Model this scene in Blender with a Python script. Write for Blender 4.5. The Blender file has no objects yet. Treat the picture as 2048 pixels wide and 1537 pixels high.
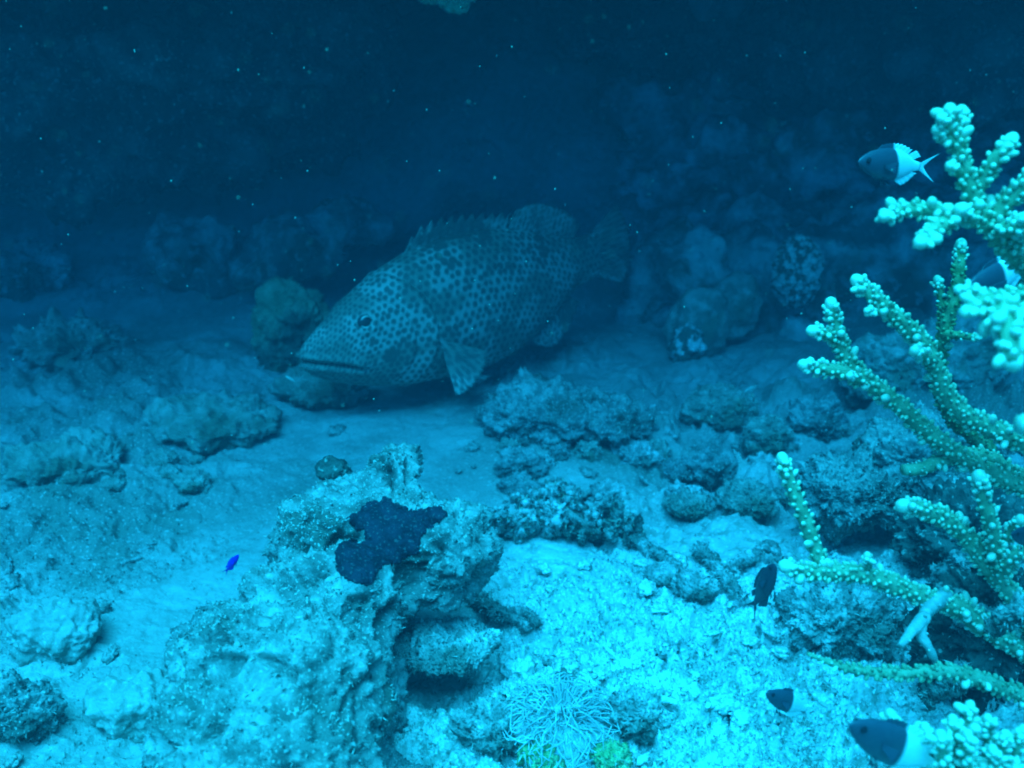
import bpy, math, random
import numpy as np
from mathutils import Vector, Matrix

random.seed(7)
RNG = np.random.default_rng(11)
sc = bpy.context.scene
col = sc.collection

# ---------------------------------------------------------------- camera
CAM_H, PITCH, F = 0.80, math.radians(20.0), 1967.0      # F = focal length in photo pixels (2048 wide)
cam = bpy.data.cameras.new("camera")
cam.sensor_width = 36.0
cam.lens = 36.0 * F / 2048.0
cam.clip_start, cam.clip_end = 0.02, 100.0
cam.dof.use_dof = True
cam.dof.focus_distance = 1.25
cam.dof.aperture_fstop = 4.8
camo = bpy.data.objects.new("camera", cam)
camo.location = (0, 0, CAM_H)
camo.rotation_euler = (math.pi / 2 - PITCH, 0, 0)
col.objects.link(camo)
sc.camera = camo

# ---------------------------------------------------------------- daylight filtered by the water column
SUN_EL, SUN_AZ = math.radians(66), math.radians(200)     # azimuth of the sun, clockwise from +Y
WATER = (0.015, 0.88, 1.0)
world = bpy.data.worlds.new("World")
sc.world = world
world.use_nodes = True
nt = world.node_tree
bg = nt.nodes["Background"]
sky = nt.nodes.new("ShaderNodeTexSky")
sky.sky_type = 'NISHITA'
sky.sun_disc = False
sky.sun_elevation = SUN_EL
sky.sun_rotation = SUN_AZ
mx = nt.nodes.new("ShaderNodeMixRGB")
mx.blend_type = 'MULTIPLY'
mx.inputs[0].default_value = 1.0
mx.inputs[2].default_value = (WATER[0], WATER[1] * 1.0, WATER[2] * 0.62, 1)
nt.links.new(sky.outputs[0], mx.inputs[1])
nt.links.new(mx.outputs[0], bg.inputs[0])
bg.inputs[1].default_value = 0.15
sun = bpy.data.lights.new("sun", 'SUN')
sun.energy = 5.0
sun.angle = math.radians(52)
sun.color = WATER
suno = bpy.data.objects.new("sun", sun)
sd = Vector((math.sin(SUN_AZ) * math.cos(SUN_EL), math.cos(SUN_AZ) * math.cos(SUN_EL), math.sin(SUN_EL)))
suno.rotation_euler = sd.to_track_quat('Z', 'Y').to_euler()
suno.location = (0, -1, 4)
col.objects.link(suno)
sc.view_settings.view_transform = 'Standard'
sc.view_settings.look = 'None'
sc.view_settings.gamma = 1
sc.view_settings.exposure = 1.85
sc.cycles.use_denoising = True
sc.cycles.max_bounces = 6
sc.cycles.diffuse_bounces = 3
sc.cycles.volume_bounces = 1
sc.cycles.filter_width = 1.9
HAZE_DENSITY = 0.30

# ---------------------------------------------------------------- camera geometry helpers
CP, SP = math.cos(PITCH), math.sin(PITCH)
CAMP = np.array([0, 0, CAM_H])
FWD = np.array([0, CP, -SP]); UP = np.array([0, SP, CP]); RIGHT = np.array([1.0, 0, 0])

def P(px, py, d):
    return CAMP + d * (FWD + RIGHT * (px - 1024) / F - UP * (py - 768.5) / F)

def proj(v):
    q = v - CAMP
    d = q @ FWD
    return 1024 + F * (q @ RIGHT) / d, 768.5 - F * (q @ UP) / d, d

# ---------------------------------------------------------------- noise
_G = np.array([[1,1,0],[-1,1,0],[1,-1,0],[-1,-1,0],[1,0,1],[-1,0,1],[1,0,-1],[-1,0,-1],
               [0,1,1],[0,-1,1],[0,1,-1],[0,-1,-1],[1,1,1],[-1,-1,1],[1,-1,-1],[-1,1,-1]], float)

def _perlin(p):
    i = np.floor(p).astype(np.int64); f = p - i
    u = f * f * f * (f * (f * 6 - 15) + 10)
    out = np.zeros(len(p))
    for dx in (0, 1):
        wx = u[:, 0] if dx else 1 - u[:, 0]
        for dy in (0, 1):
            wy = u[:, 1] if dy else 1 - u[:, 1]
            for dz in (0, 1):
                wz = u[:, 2] if dz else 1 - u[:, 2]
                h = ((i[:, 0] + dx) * 374761393 + (i[:, 1] + dy) * 668265263 + (i[:, 2] + dz) * 2147483647) & 0xffffffff
                h = ((h ^ (h >> 13)) * 1274126177) & 0xffffffff
                h = (h ^ (h >> 16)) & 15
                g = _G[h]
                out += wx * wy * wz * (g[:, 0] * (f[:, 0] - dx) + g[:, 1] * (f[:, 1] - dy) + g[:, 2] * (f[:, 2] - dz))
    return out

def perlin(p):
    p = np.asarray(p, float)
    return np.concatenate([_perlin(c) for c in np.array_split(p, max(1, len(p) // 200000))]) if len(p) else np.zeros(0)

def fbm(p, octv=4, gain=0.5, ridge=False):
    s = np.zeros(len(p)); a = 1.0; q = np.asarray(p, float)
    for k in range(octv):
        n = perlin(q)
        s += a * ((0.5 - 2 * np.abs(n)) if ridge else n)
        q = q * 2.03 + 17.3; a *= gain
    return s

def sst(a, b, x):
    t = np.clip((x - a) / (b - a), 0, 1)
    return t * t * (3 - 2 * t)

# ---------------------------------------------------------------- mesh helpers
def make_mesh(name, V, faces, mats, parent=None, smooth=True, uv=None, midx=None, loc=None):
    """faces: list of int arrays (N,3)/(N,4); mats: list of materials; midx: list of int per faces array."""
    V = np.asarray(V, np.float32)
    me = bpy.data.meshes.new(name)
    faces = [np.asarray(f, np.int32) for f in faces]
    keep = [k for k, f in enumerate(faces) if len(f)]
    if midx is not None: midx = [midx[k] for k in keep]
    faces = [faces[k] for k in keep]
    o = None
    org = np.array(loc, np.float32) if loc is not None else None
    if org is not None: V = V - org
    me.vertices.add(len(V)); me.vertices.foreach_set("co", V.ravel())
    lv = np.concatenate([f.ravel() for f in faces])
    sizes = np.concatenate([np.full(len(f), f.shape[1], np.int32) for f in faces])
    starts = np.concatenate([[0], np.cumsum(sizes)[:-1]]).astype(np.int32)
    me.loops.add(len(lv)); me.loops.foreach_set("vertex_index", lv)
    me.polygons.add(len(sizes)); me.polygons.foreach_set("loop_start", starts)
    me.polygons.foreach_set("loop_total", sizes)
    me.polygons.foreach_set("use_smooth", np.full(len(sizes), smooth, bool))
    for m in (mats if isinstance(mats, (list, tuple)) else [mats]): me.materials.append(m)
    if midx is not None:
        me.polygons.foreach_set("material_index", np.concatenate([np.full(len(f), k, np.int32) for f, k in zip(faces, midx)]))
    if uv is not None:
        l = me.uv_layers.new(name="UVMap")
        l.data.foreach_set("uv", np.asarray(uv, np.float32)[lv].ravel())
    me.update(); me.validate()
    o = bpy.data.objects.new(name, me)
    if org is not None: o.location = tuple(float(c) for c in org)
    col.objects.link(o)
    if parent is not None:
        o.parent = parent
        if org is None:
            o.matrix_parent_inverse = Matrix.Translation(parent.location).inverted()
        else:
            o.location = Vector(o.location) - parent.location
    return o

def tag(o, label=None, cat=None, group=None, kind=None):
    if label: o["label"] = label
    if cat: o["category"] = cat
    if group: o["group"] = group
    if kind: o["kind"] = kind
    return o

def empty(name, loc):
    o = bpy.data.objects.new(name, None)
    o.location = tuple(float(c) for c in loc)
    o.empty_display_size = 0.02
    col.objects.link(o)
    return o

def vnormals(V, faces):
    N = np.zeros_like(V)
    for f in faces:
        if not len(f): continue
        n = np.cross(V[f[:, 1]] - V[f[:, 0]], V[f[:, -1]] - V[f[:, 0]])
        for k in range(f.shape[1]): np.add.at(N, f[:, k], n)
    return N / np.maximum(np.linalg.norm(N, axis=1, keepdims=True), 1e-12)

_ico = {}
def ico(sub):
    if sub not in _ico:
        import bmesh
        bm = bmesh.new(); bmesh.ops.create_icosphere(bm, subdivisions=sub, radius=1.0)
        _ico[sub] = (np.array([v.co[:] for v in bm.verts]), np.array([[v.index for v in f.verts] for f in bm.faces]))
        bm.free()
    return _ico[sub][0].copy(), _ico[sub][1].copy()

def rotz(a):
    c, s = math.cos(a), math.sin(a)
    return np.array([[c, -s, 0], [s, c, 0], [0, 0, 1.0]])

def rand_rot(rng=RNG):
    q = rng.normal(size=4); q /= np.linalg.norm(q)
    w, x, y, z = q
    return np.array([[1-2*(y*y+z*z), 2*(x*y-z*w), 2*(x*z+y*w)], [2*(x*y+z*w), 1-2*(x*x+z*z), 2*(y*z-x*w)], [2*(x*z-y*w), 2*(y*z+x*w), 1-2*(x*x+y*y)]])

class MB:
    """collects pieces into one mesh"""
    def __init__(s): s.v = []; s.f = []; s.m = []; s.uv = []; s.n = 0
    def add(s, V, faces, m=0, uv=None):
        V = np.asarray(V, float)
        s.v.append(V)
        for f in faces: s.f.append(np.asarray(f) + s.n); s.m.append(m)
        s.uv.append(uv if uv is not None else np.zeros((len(V), 2)))
        s.n += len(V)
    def build(s, name, mats, parent=None, smooth=True, uv=False, loc=None):
        return make_mesh(name, np.concatenate(s.v), s.f, mats, parent, smooth, np.concatenate(s.uv) if uv else None, s.m, loc)

def union(ells, voxel):
    """ells: (centre, radii, rotation3x3 or None) -> one closed surface, voxel-remeshed"""
    mb = MB(); iv, fi = ico(4)
    for c, r, R in ells:
        v = iv * np.array(r)
        if R is not None: v = v @ R.T
        mb.add(v + np.array(c), [fi])
    o = mb.build("temp", [])
    md = o.modifiers.new("r", 'REMESH'); md.mode = 'VOXEL'; md.voxel_size = voxel; md.adaptivity = 0
    dg = bpy.context.evaluated_depsgraph_get(); e = o.evaluated_get(dg); me = e.to_mesh()
    V = np.zeros(len(me.vertices) * 3); me.vertices.foreach_get("co", V); V = V.reshape(-1, 3)
    lv = np.zeros(len(me.loops), np.int32); me.loops.foreach_get("vertex_index", lv)
    ls = np.zeros(len(me.polygons), np.int32); me.polygons.foreach_get("loop_start", ls)
    lt = np.zeros(len(me.polygons), np.int32); me.polygons.foreach_get("loop_total", lt)
    fs = [np.stack([lv[ls[lt == n] + k] for k in range(n)], 1) for n in (3, 4) if (lt == n).any()]
    e.to_mesh_clear(); m0 = o.data; bpy.data.objects.remove(o); bpy.data.meshes.remove(m0)
    # relax the voxel steps
    for it in range(3):
        A = V.copy(); W = np.ones(len(V))
        for f in fs:
            for k in range(f.shape[1]):
                np.add.at(A, f[:, k], V[f[:, (k + 1) % f.shape[1]]]); np.add.at(W, f[:, k], 1)
        V = A / W[:, None]
    return V, fs

def bits(Pn, Nn, smin, smax, kind='flake', spread=0.9, rng=RNG):
    """tiny shell and turf fragments standing on points Pn with normals Nn"""
    n = len(Pn)
    d = Nn + rng.normal(size=(n, 3)) * spread
    d /= np.linalg.norm(d, axis=1, keepdims=True)
    t = np.cross(d, rng.normal(size=(n, 3))); t /= np.maximum(np.linalg.norm(t, axis=1, keepdims=True), 1e-9)
    b = np.cross(d, t)
    L = (smin + (smax - smin) * rng.random(n) ** 2)[:, None]
    if kind == 'blade':
        w = L * 0.10
        c = (rng.normal(size=(n, 3)) * 0.25) * L
        V = np.stack([Pn - t * w, Pn + t * w, Pn + d * L * .6 + t * w * .8 + c * .4, Pn + d * L + c, Pn + d * L * .6 - t * w * .8 + c * .4], 1).reshape(-1, 3)
        i = np.arange(n)[:, None] * 5
        return V, [np.hstack([i, i + 1, i + 2, i + 4]), np.hstack([i + 4, i + 2, i + 3])]
    w = L * (0.35 + 0.5 * rng.random((n, 1)))
    h = L * (0.12 + 0.25 * rng.random((n, 1)))
    base = Pn - Nn * L * 0.2
    V = np.stack([base - t * w - b * h, base + t * w - b * h, base + t * w + b * h, base - t * w + b * h,
                  base + d * L - t * w * .6, base + d * L * .8 + t * w * .5 + b * h * .5], 1)
    V = (V + rng.normal(size=V.shape) * (L * 0.08)[:, None]).reshape(-1, 3)
    i = np.arange(n)[:, None] * 6
    return V, [np.hstack([i, i + 1, i + 5, i + 4]), np.hstack([i + 3, i + 4, i + 5, i + 2]), np.hstack([i + 1, i + 2, i + 5]), np.hstack([i, i + 4, i + 3])]

# ---------------------------------------------------------------- materials
def mat(name, c1, c2, scale=8, c3=None, s3=2.0, bump=0.002, bscale=60, rough=0.9, speck=None, thr=(0.42, 0.58), sss=0.0, spec=0.25):
    m = bpy.data.materials.new(name); m.use_nodes = True
    t = m.node_tree; N = t.nodes; L = t.links
    b = N["Principled BSDF"]; b.inputs["Roughness"].default_value = rough
    b.inputs["Specular IOR Level"].default_value = spec
    tc = N.new("ShaderNodeTexCoord")
    geo = N.new("ShaderNodeNewGeometry")
    pos = geo.outputs["Position"]
    def noise(s, det=6, ro=0.6):
        n = N.new("ShaderNodeTexNoise"); n.inputs["Scale"].default_value = s; n.inputs["Detail"].default_value = det
        n.inputs["Roughness"].default_value = ro; L.new(tc.outputs["Object"], n.inputs["Vector"]); return n.outputs["Fac"]
    def ramp(x, a, bb):
        r = N.new("ShaderNodeMapRange"); r.inputs[1].default_value = a; r.inputs[2].default_value = bb; L.new(x, r.inputs[0]); return r.outputs[0]
    def mix(fac, a, bb):
        x = N.new("ShaderNodeMixRGB")
        L.new(fac, x.inputs[0])
        for k, v in ((1, a), (2, bb)):
            if isinstance(v, tuple): x.inputs[k].default_value = (*v, 1)
            else: L.new(v, x.inputs[k])
        return x.outputs[0]
    cc = mix(ramp(noise(scale), *thr), c1, c2)
    if c3: cc = mix(ramp(noise(s3, 5), 0.5, 0.62), cc, c3)
    if speck: cc = mix(ramp(noise(speck[1], 2, 0.5), 0.60, 0.66), cc, speck[0])
    L.new(cc, b.inputs["Base Color"])
    if bump:
        bm = N.new("ShaderNodeBump"); bm.inputs["Strength"].default_value = 0.9; bm.inputs["Distance"].default_value = bump
        L.new(noise(bscale, 8, 0.65), bm.inputs["Height"]); L.new(bm.outputs[0], b.inputs["Normal"])
    if sss:
        b.inputs["Subsurface Weight"].default_value = sss
        b.inputs["Subsurface Scale"].default_value = 0.004
    return m

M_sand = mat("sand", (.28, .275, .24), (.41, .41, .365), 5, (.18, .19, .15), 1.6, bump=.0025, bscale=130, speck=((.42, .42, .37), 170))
M_crust_lit = mat("crust", (.55, .54, .49), (.71, .71, .65), 14, (.36, .37, .31), 45, bump=.006, bscale=150, speck=((.84, .84, .76), 170))  # rubble crust, its tone raised so the colour carries the brighter light
M_rock = mat("rock_turf", (.125, .13, .118), (.37, .375, .345), 34, (.10, .108, .09), 9, bump=.004, bscale=150, speck=((.42, .42, .38), 240), thr=(.36, .62))
M_rockpale = mat("rock_pale", (.20, .21, .17), (.42, .42, .36), 24, (.15, .17, .12), 8, bump=.005, bscale=110)
M_rockshade = mat("rock_shade", (.035, .045, .04), (.13, .14, .12), 12, (.025, .035, .03), 5, bump=.008, bscale=60, speck=((.3, .3, .26), 90))  # shadow painted into the rock colour; doubles as the sponge lump's own dark tone
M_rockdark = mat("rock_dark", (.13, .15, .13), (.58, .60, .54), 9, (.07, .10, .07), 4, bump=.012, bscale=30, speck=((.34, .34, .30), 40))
M_sandrock = mat("sand_rock", (.20, .21, .165), (.34, .34, .29), 16, (.13, .14, .10), 6, bump=.005, bscale=70)
M_crustrock = mat("crust_rock", (.24, .245, .22), (.60, .60, .55), 30, (.16, .17, .14), 10, bump=.004, bscale=150)
M_wall = mat("reef_wall", (.04, .055, .045), (.55, .57, .50), 2.0, (.03, .045, .04), 1.3, bump=.04, bscale=11, thr=(.40, .64))
M_flake = mat("shell_flakes", (.14, .145, .13), (.32, .325, .30), 45, bump=0, rough=.75)
M_turf = mat("turf_blades", (.18, .19, .16), (.46, .46, .41), 40, bump=0, rough=.9)
M_sponge = mat("dark_sponge", (.009, .009, .018), (.022, .020, .036), 60, bump=.003, bscale=200, rough=.75, speck=((.06, .07, .075), 300))
M_coral = mat("coral_tissue", (.19, .26, .15), (.27, .34, .21), 60, bump=.0008, bscale=400, rough=.7, sss=.1)
M_tip = mat("coral_tip", (.42, .49, .37), (.54, .60, .46), 60, bump=.0004, bscale=400, rough=.6, sss=.2)
M_nub = mat("coral_nub", (.28, .37, .23), (.50, .57, .41), 90, bump=0, rough=.65, sss=.15)
M_coraldim = mat("coral_olive_shade", (.10, .15, .05), (.20, .26, .12), 60, bump=.0008, bscale=400, rough=.8)  # olive tissue, darkened in colour for the shade it stands in
M_green = mat("green_coral", (.22, .36, .14), (.36, .50, .24), 40, bump=.003, bscale=120, rough=.7)
M_soft = mat("soft_coral", (.40, .43, .42), (.54, .58, .56), 30, bump=0, rough=.6, sss=.2)
M_chip = mat("chip", (.20, .20, .17), (.36, .36, .32), 3, bump=0)
M_chip_lit = mat("chip_lit", (.50, .50, .45), (.76, .76, .70), 3, (.34, .35, .30), 2, bump=0)  # lighter chip copy, the brightness of the lit crust put into its colour
M_stub = mat("stub", (.26, .30, .28), (.38, .42, .38), 60, bump=.001, bscale=200)
M_snow = mat("particles", (.22, .26, .22), (.30, .33, .28), 10, bump=0)

# ---------------------------------------------------------------- seabed
def gz0(x, y):
    x = np.atleast_1d(np.asarray(x, float)); y = np.atleast_1d(np.asarray(y, float))
    p = np.stack([x, y, np.zeros_like(x)], 1)
    z = 0.10 * sst(2.5, 3.6, y)
    z += 0.85 * np.exp(-((x + 0.02) / 0.85) ** 2 - ((y - 4.25) / 0.85) ** 2) + 0.22 * sst(2.5, 3.8, y) * (1 - sst(-.9, -.3, x))
    z += 0.20 * np.exp(-((x - 0.78) / 0.20) ** 2 - ((y - 1.10) / 0.32) ** 2)
    z += 0.10 * sst(0.5, 1.1, x) * sst(1.3, 2.2, y)
    z += 0.045 * perlin(p * 1.7 + 3.1) + 0.02 * perlin(p * 4.1 + 8.0)
    z -= 0.035 * np.exp(-((x + 0.09) / 0.09) ** 2 - ((y - 1.12) / 0.07) ** 2)
    return z

def G(px, py):
    d = np.linspace(0.5, 7.0, 1300)
    q = CAMP + d[:, None] * (FWD + RIGHT * (px - 1024) / F - UP * (py - 768.5) / F)
    h = q[:, 2] - gz0(q[:, 0], q[:, 1])
    k = int(np.argmax(h < 0)) if (h < 0).any() else len(d) - 1
    return q[k], d[k]

def rough_mask(x, y, p):
    n = perlin(p * 3.3 + 40) + 0.5 * perlin(p * 7.9 + 11)
    R = 0.10 + 0.9 * sst(-0.10, 0.05, x) * (1 - sst(1.22, 1.42, y + 0.25 * n))
    R = np.maximum(R, 0.8 * sst(.12, .36, n) * (1 - sst(-.75, -.3, x) * sst(-.1, -.25, x)))
    R = np.maximum(R, 0.9 * sst(0.15, 0.35, x) * sst(1.45, 1.6, y) * (1 - sst(2.0, 2.4, y)))
    R = np.maximum(R, 0.7 * (1 - sst(-0.72, -0.5, x + .3 * n + (1.2 - y) * .12)) * (1 - sst(2.0, 2.6, y)))
    return R

def lit_crust_mask(x, y, p):  # extent of the rough crust and of the light painted on it
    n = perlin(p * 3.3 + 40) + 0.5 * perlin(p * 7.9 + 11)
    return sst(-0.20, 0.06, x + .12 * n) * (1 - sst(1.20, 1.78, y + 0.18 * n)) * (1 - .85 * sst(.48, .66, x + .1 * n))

def seabed():
    nx, ny = 1250, 1150
    t = np.linspace(-1, 1, nx); t = 0.62 * t + 0.38 * t ** 5 * 2.2
    yy = 0.35 * np.exp(np.linspace(0, 1, ny) * math.log(7.6 / 0.35))
    X = t[None, :] * (yy[:, None] + 0.35) * 1.05
    Y = np.repeat(yy[:, None], nx, 1)
    x, y = X.ravel(), Y.ravel()
    p = np.stack([x, y, np.zeros_like(x)], 1)
    z = gz0(x, y)
    R = rough_mask(x, y, p)
    rub = sst(0.12, 0.34, x) * sst(1.38, 1.55, y) * (1 - sst(2.1, 2.5, y)) + .8 * (1 - sst(-.8, -.5, x)) * sst(1.5, 1.8, y) * (1 - sst(2.2, 2.6, y))
    z += rub * (.060 * np.clip(fbm(p * 6.0 + 3, 3, .55), -.2, 1) + .02 * fbm(p * 17, 3, .5))
    K = lit_crust_mask(x, y, p)
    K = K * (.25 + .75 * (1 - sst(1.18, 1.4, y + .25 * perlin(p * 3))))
    z += K * (.010 * fbm(p * 16 + 7, 3, .6) - .013 * sst(.26, .38, perlin(p * 34)) - .009 * sst(.22, .34, perlin(p * 66 + 3)) + .004 * sst(.1, .4, perlin(p * 150 + 3)))
    z += R * 0.022 * fbm(p * 9.0, 3, .5) + (0.15 + R) * 0.012 * fbm(p * 26, 3, .55)
    z -= R * 0.020 * sst(.18, .42, perlin(p * 17 + 5))
    z += (0.12 + R) * 0.0050 * fbm(p * 85, 3, .6)
    near = y < 2.2
    z[near] += (0.2 + R[near]) * 0.0022 * perlin(p[near] * 290)
    i = (np.arange(ny - 1)[:, None] * nx + np.arange(nx - 1)[None, :]).ravel()
    f = np.stack([i, i + 1, i + nx + 1, i + nx], 1)
    V = np.stack([x, y, z], 1)
    m = bpy.data.materials.new("seabed_mix"); m.use_nodes = True
    t = m.node_tree; b = t.nodes["Principled BSDF"]; b.inputs["Roughness"].default_value = .9; b.inputs["Specular IOR Level"].default_value = .2
    at = t.nodes.new("ShaderNodeAttribute"); at.attribute_name = "crust"
    grp = []
    for src in (M_sand, M_crust_lit):
        # copy the colour chain of both grounds into one tree
        mp = {}
        for n in src.node_tree.nodes:
            if n.type in ("BSDF_PRINCIPLED", "OUTPUT_MATERIAL", "BUMP"): continue
            c = t.nodes.new(n.bl_idname); mp[n.name] = c
            for k, i_ in enumerate(n.inputs):
                if hasattr(i_, "default_value"):
                    c.inputs[k].default_value = i_.default_value
            if n.type == "MIX_RGB": c.blend_type = n.blend_type
        for l in src.node_tree.links:
            if l.from_node.name in mp and l.to_node.name in mp:
                t.links.new(mp[l.from_node.name].outputs[[o_.identifier for o_ in l.from_node.outputs].index(l.from_socket.identifier)],
                            mp[l.to_node.name].inputs[[o_.identifier for o_ in l.to_node.inputs].index(l.to_socket.identifier)])
            if l.to_node.type == "BSDF_PRINCIPLED" and l.to_socket.name == "Base Color":
                grp.append(mp[l.from_node.name].outputs[0])
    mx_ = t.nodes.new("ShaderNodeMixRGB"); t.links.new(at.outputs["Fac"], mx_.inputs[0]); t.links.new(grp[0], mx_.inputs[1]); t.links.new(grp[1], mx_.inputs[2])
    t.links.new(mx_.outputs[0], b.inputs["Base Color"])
    nz = t.nodes.new("ShaderNodeTexNoise"); nz.inputs["Scale"].default_value = 150; nz.inputs["Detail"].default_value = 8; nz.inputs["Roughness"].default_value = .65
    bp = t.nodes.new("ShaderNodeBump"); bp.inputs["Strength"].default_value = .9; bp.inputs["Distance"].default_value = .004
    tc_ = t.nodes.new("ShaderNodeTexCoord"); t.links.new(tc_.outputs["Object"], nz.inputs["Vector"]); t.links.new(nz.outputs["Fac"], bp.inputs["Height"]); t.links.new(bp.outputs[0], b.inputs["Normal"])
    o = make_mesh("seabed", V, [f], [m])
    cr = lit_crust_mask(x, y, p)
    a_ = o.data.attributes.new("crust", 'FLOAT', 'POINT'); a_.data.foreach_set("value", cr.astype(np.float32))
    tag(o, "pale sandy seabed with rough rubble crust, painted lighter for the light on it", kind="structure")
    return V, R
SV, SR = seabed()

# ---------------------------------------------------------------- reef wall with its overhang (cave)
def reef_wall():
    prof = np.array([(1.12, 1.72, 0), (1.45, 1.58, 0), (2.00, 1.40, 0), (2.45, 1.2, 0), (2.7, 1.08, .1), (3.1, 1.08, .3), (3.6, 1.06, .7),
                     (4.5, 1.0, 1), (5.1, .72, 1), (5.3, .35, 1), (5.4, -.05, 1), (5.5, -.5, 1), (7.6, -.6, 1), (7.6, 1.72, 1), (4.0, 1.75, .5)], float)
    n = len(prof)
    tt = np.arange(n + 1); P3 = np.vstack([prof, prof[:1]])
    ts = np.concatenate([np.linspace(0, 3, 70, endpoint=False), np.linspace(3, 11, 420, endpoint=False), np.linspace(11, n, 60)])
    pr = np.stack([np.interp(ts, tt, P3[:, k]) for k in range(3)], 1)
    nx = 620
    xs = np.sinh(np.linspace(-1, 1, nx) * 1.4) / math.sinh(1.4) * 6.2
    sh = -1.6 * sst(.2, 2.2, xs) - 1.5 * (1 - sst(-2.2, -.3, xs))
    X = np.repeat(xs[:, None], len(ts), 1)
    Y = pr[None, :, 0] + sh[:, None] * pr[None, :, 2]
    Z = np.repeat(pr[None, :, 1], nx, 0)
    V = np.stack([X.ravel(), Y.ravel(), Z.ravel()], 1)
    nt_ = len(ts)
    i = (np.arange(nx - 1)[:, None] * nt_ + np.arange(nt_ - 1)[None, :]).ravel()
    f = np.stack([i, i + nt_, i + nt_ + 1, i + 1], 1)
    N = vnormals(V, [f])
    inner = np.tile(sst(2, 3.5, ts) * (1 - sst(11, 12, ts)), nx)
    d = 0.40 * fbm(V * 1.5 + 5, 3, .5) + 0.13 * fbm(V * 4.0, 3, .5) - 0.09 * np.abs(perlin(V * 3.1 + 9)) + 0.03 * fbm(V * 16, 3, .6)
    d = d * (0.25 + 0.75 * inner) - 0.03
    V = V + N * d[:, None]
    lowroof = (V[:, 2] < .90) & (V[:, 1] < 3.2) & (V[:, 1] > 1.2)
    V[lowroof, 2] = .90 + (V[lowroof, 2] - .90) * .12
    o = make_mesh("reef_wall", V, [f], [M_wall])
    tag(o, "dark lumpy reef wall and roof of the cave", kind="structure")
reef_wall()

# ---------------------------------------------------------------- rocks
def rock(name, px, py, wpx, hpx, label, cat="rock", group=None, m=None, seed=0, amp=.28, sub=6, freq=1.6, det=.05, deep=.8, depth=None, sink=.35, pits=0.0, tilt=0.0, nbits=0):
    """a rock whose visible outline is centred on photo point (px, py), wpx x hpx in size, standing on the seabed"""
    if depth is None:
        g, depth = G(px, py + hpx * (0.5 - 0.5 * sink * .5))
    c = P(px, py, depth)
    rx, rz = wpx / 2 * depth / F, hpx / 2 * depth / F * (1 + sink * .3)
    ry = deep * rx
    if name != "hanging_rock": c = c + np.array([0, ry * .6, 0])
    v, f = ico(sub)
    sc3 = np.array([rx, ry, rz]); sc3 = np.clip(sc3 / sc3.mean(), .5, 2)
    q = v * sc3 * freq + seed * 7.7
    d = amp * fbm(q, 3, .5) - amp * .35 * np.abs(perlin(q * 1.9 + 3)) + det * fbm(v * sc3 * freq * 4 + seed, 3, .6) + det * .5 * fbm(v * sc3 * freq * 18 + seed, 2, .6)
    if pits: d -= pits * sst(.12, .4, perlin(v * sc3 * freq * 6 + seed * 3))
    v = v * np.array([rx, ry, rz])
    v = v + vnormals(v, [f]) * (d * (rx + ry + rz) / 3 * .8)[:, None]
    if tilt:
        ct, st = math.cos(tilt), math.sin(tilt)
        v = v @ np.array([[ct, 0, -st], [0, 1, 0], [st, 0, ct]]).T
    mb = MB(); mb.add(v, [f])
    if nbits:
        Nn = vnormals(v, [f]); k = RNG.integers(0, len(v), nbits)
        bv, bf = bits(v[k], Nn[k], .002, .007); mb.add(bv, bf, 0)
        k = RNG.integers(0, len(v), nbits)
        bv, bf = bits(v[k], Nn[k], .003, .008, 'blade'); mb.add(bv, bf, 1)
    o = mb.build(name, [m or M_rock, M_turf])
    o.location = tuple(c)
    tag(o, label, cat, group)
    return o

rock("boulder", 405, 868, 270, 80, "low pale lumpy rock on sand with a dark undercut, lying below the grouper's snout level", m=M_sandrock, seed=1, amp=.35, det=.09, sink=.75)
rock("boulder", 120, 705, 220, 80, "wide dim rubble-covered rock on the far sand beside the frame edge", m=M_sandrock, seed=3, amp=.5, det=.14, sink=.75)
rock("boulder", 40, 560, 160, 110, "hazy low rock at the cave mouth nearest the frame edge", m=M_rockdark, seed=33, amp=.4, det=.1)
rock("boulder", 575, 670, 160, 190, "greenish algae covered rock just behind the grouper's snout", m=mat("rock_olive", (.16, .22, .13), (.34, .40, .27), 9, (.09, .11, .08), 4, bump=.008, bscale=50), seed=4, amp=.3, det=.1)
rock("boulder", 640, 790, 190, 70, "flat dim rock on the sand under the grouper's chin", m=M_sandrock, seed=5, amp=.4, det=.12)
rock("boulder", 1090, 845, 250, 110, "long rounded rock with algae in front of the grouper's belly", m=M_rock, seed=6, amp=.45, det=.12, sub=6, nbits=900)
rock("boulder", 1225, 860, 170, 100, "lumpy rock next to the long rounded rock, away from the grouper", m=M_rock, seed=7, amp=.45, det=.12, nbits=900)
rock("boulder", 1445, 830, 150, 75, "smooth rounded pale rock at the shaded edge of the rubble field", m=M_rockpale, seed=8, amp=.3, det=.05, nbits=900)
rock("boulder", 1540, 885, 105, 78, "pale upright rock in the rubble behind the single upright coral branch", m=M_rockpale, seed=9, amp=.35, det=.07, nbits=900)
rock("boulder", 1640, 850, 120, 90, "craggy rock between the upright coral branch and the branching coral", m=M_rock, seed=10, amp=.4, det=.12)
rock("boulder", 1500, 1015, 120, 66, "rounded rock with a dark hollow beside the upright coral branch", m=M_rockpale, seed=11, amp=.35, det=.08, pits=.15, nbits=900)
rock("boulder", 1380, 1020, 95, 40, "low pale rock between the bushy algae clump and the hollowed rock", m=M_rockpale, seed=12, amp=.4, det=.1, nbits=900)
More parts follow.
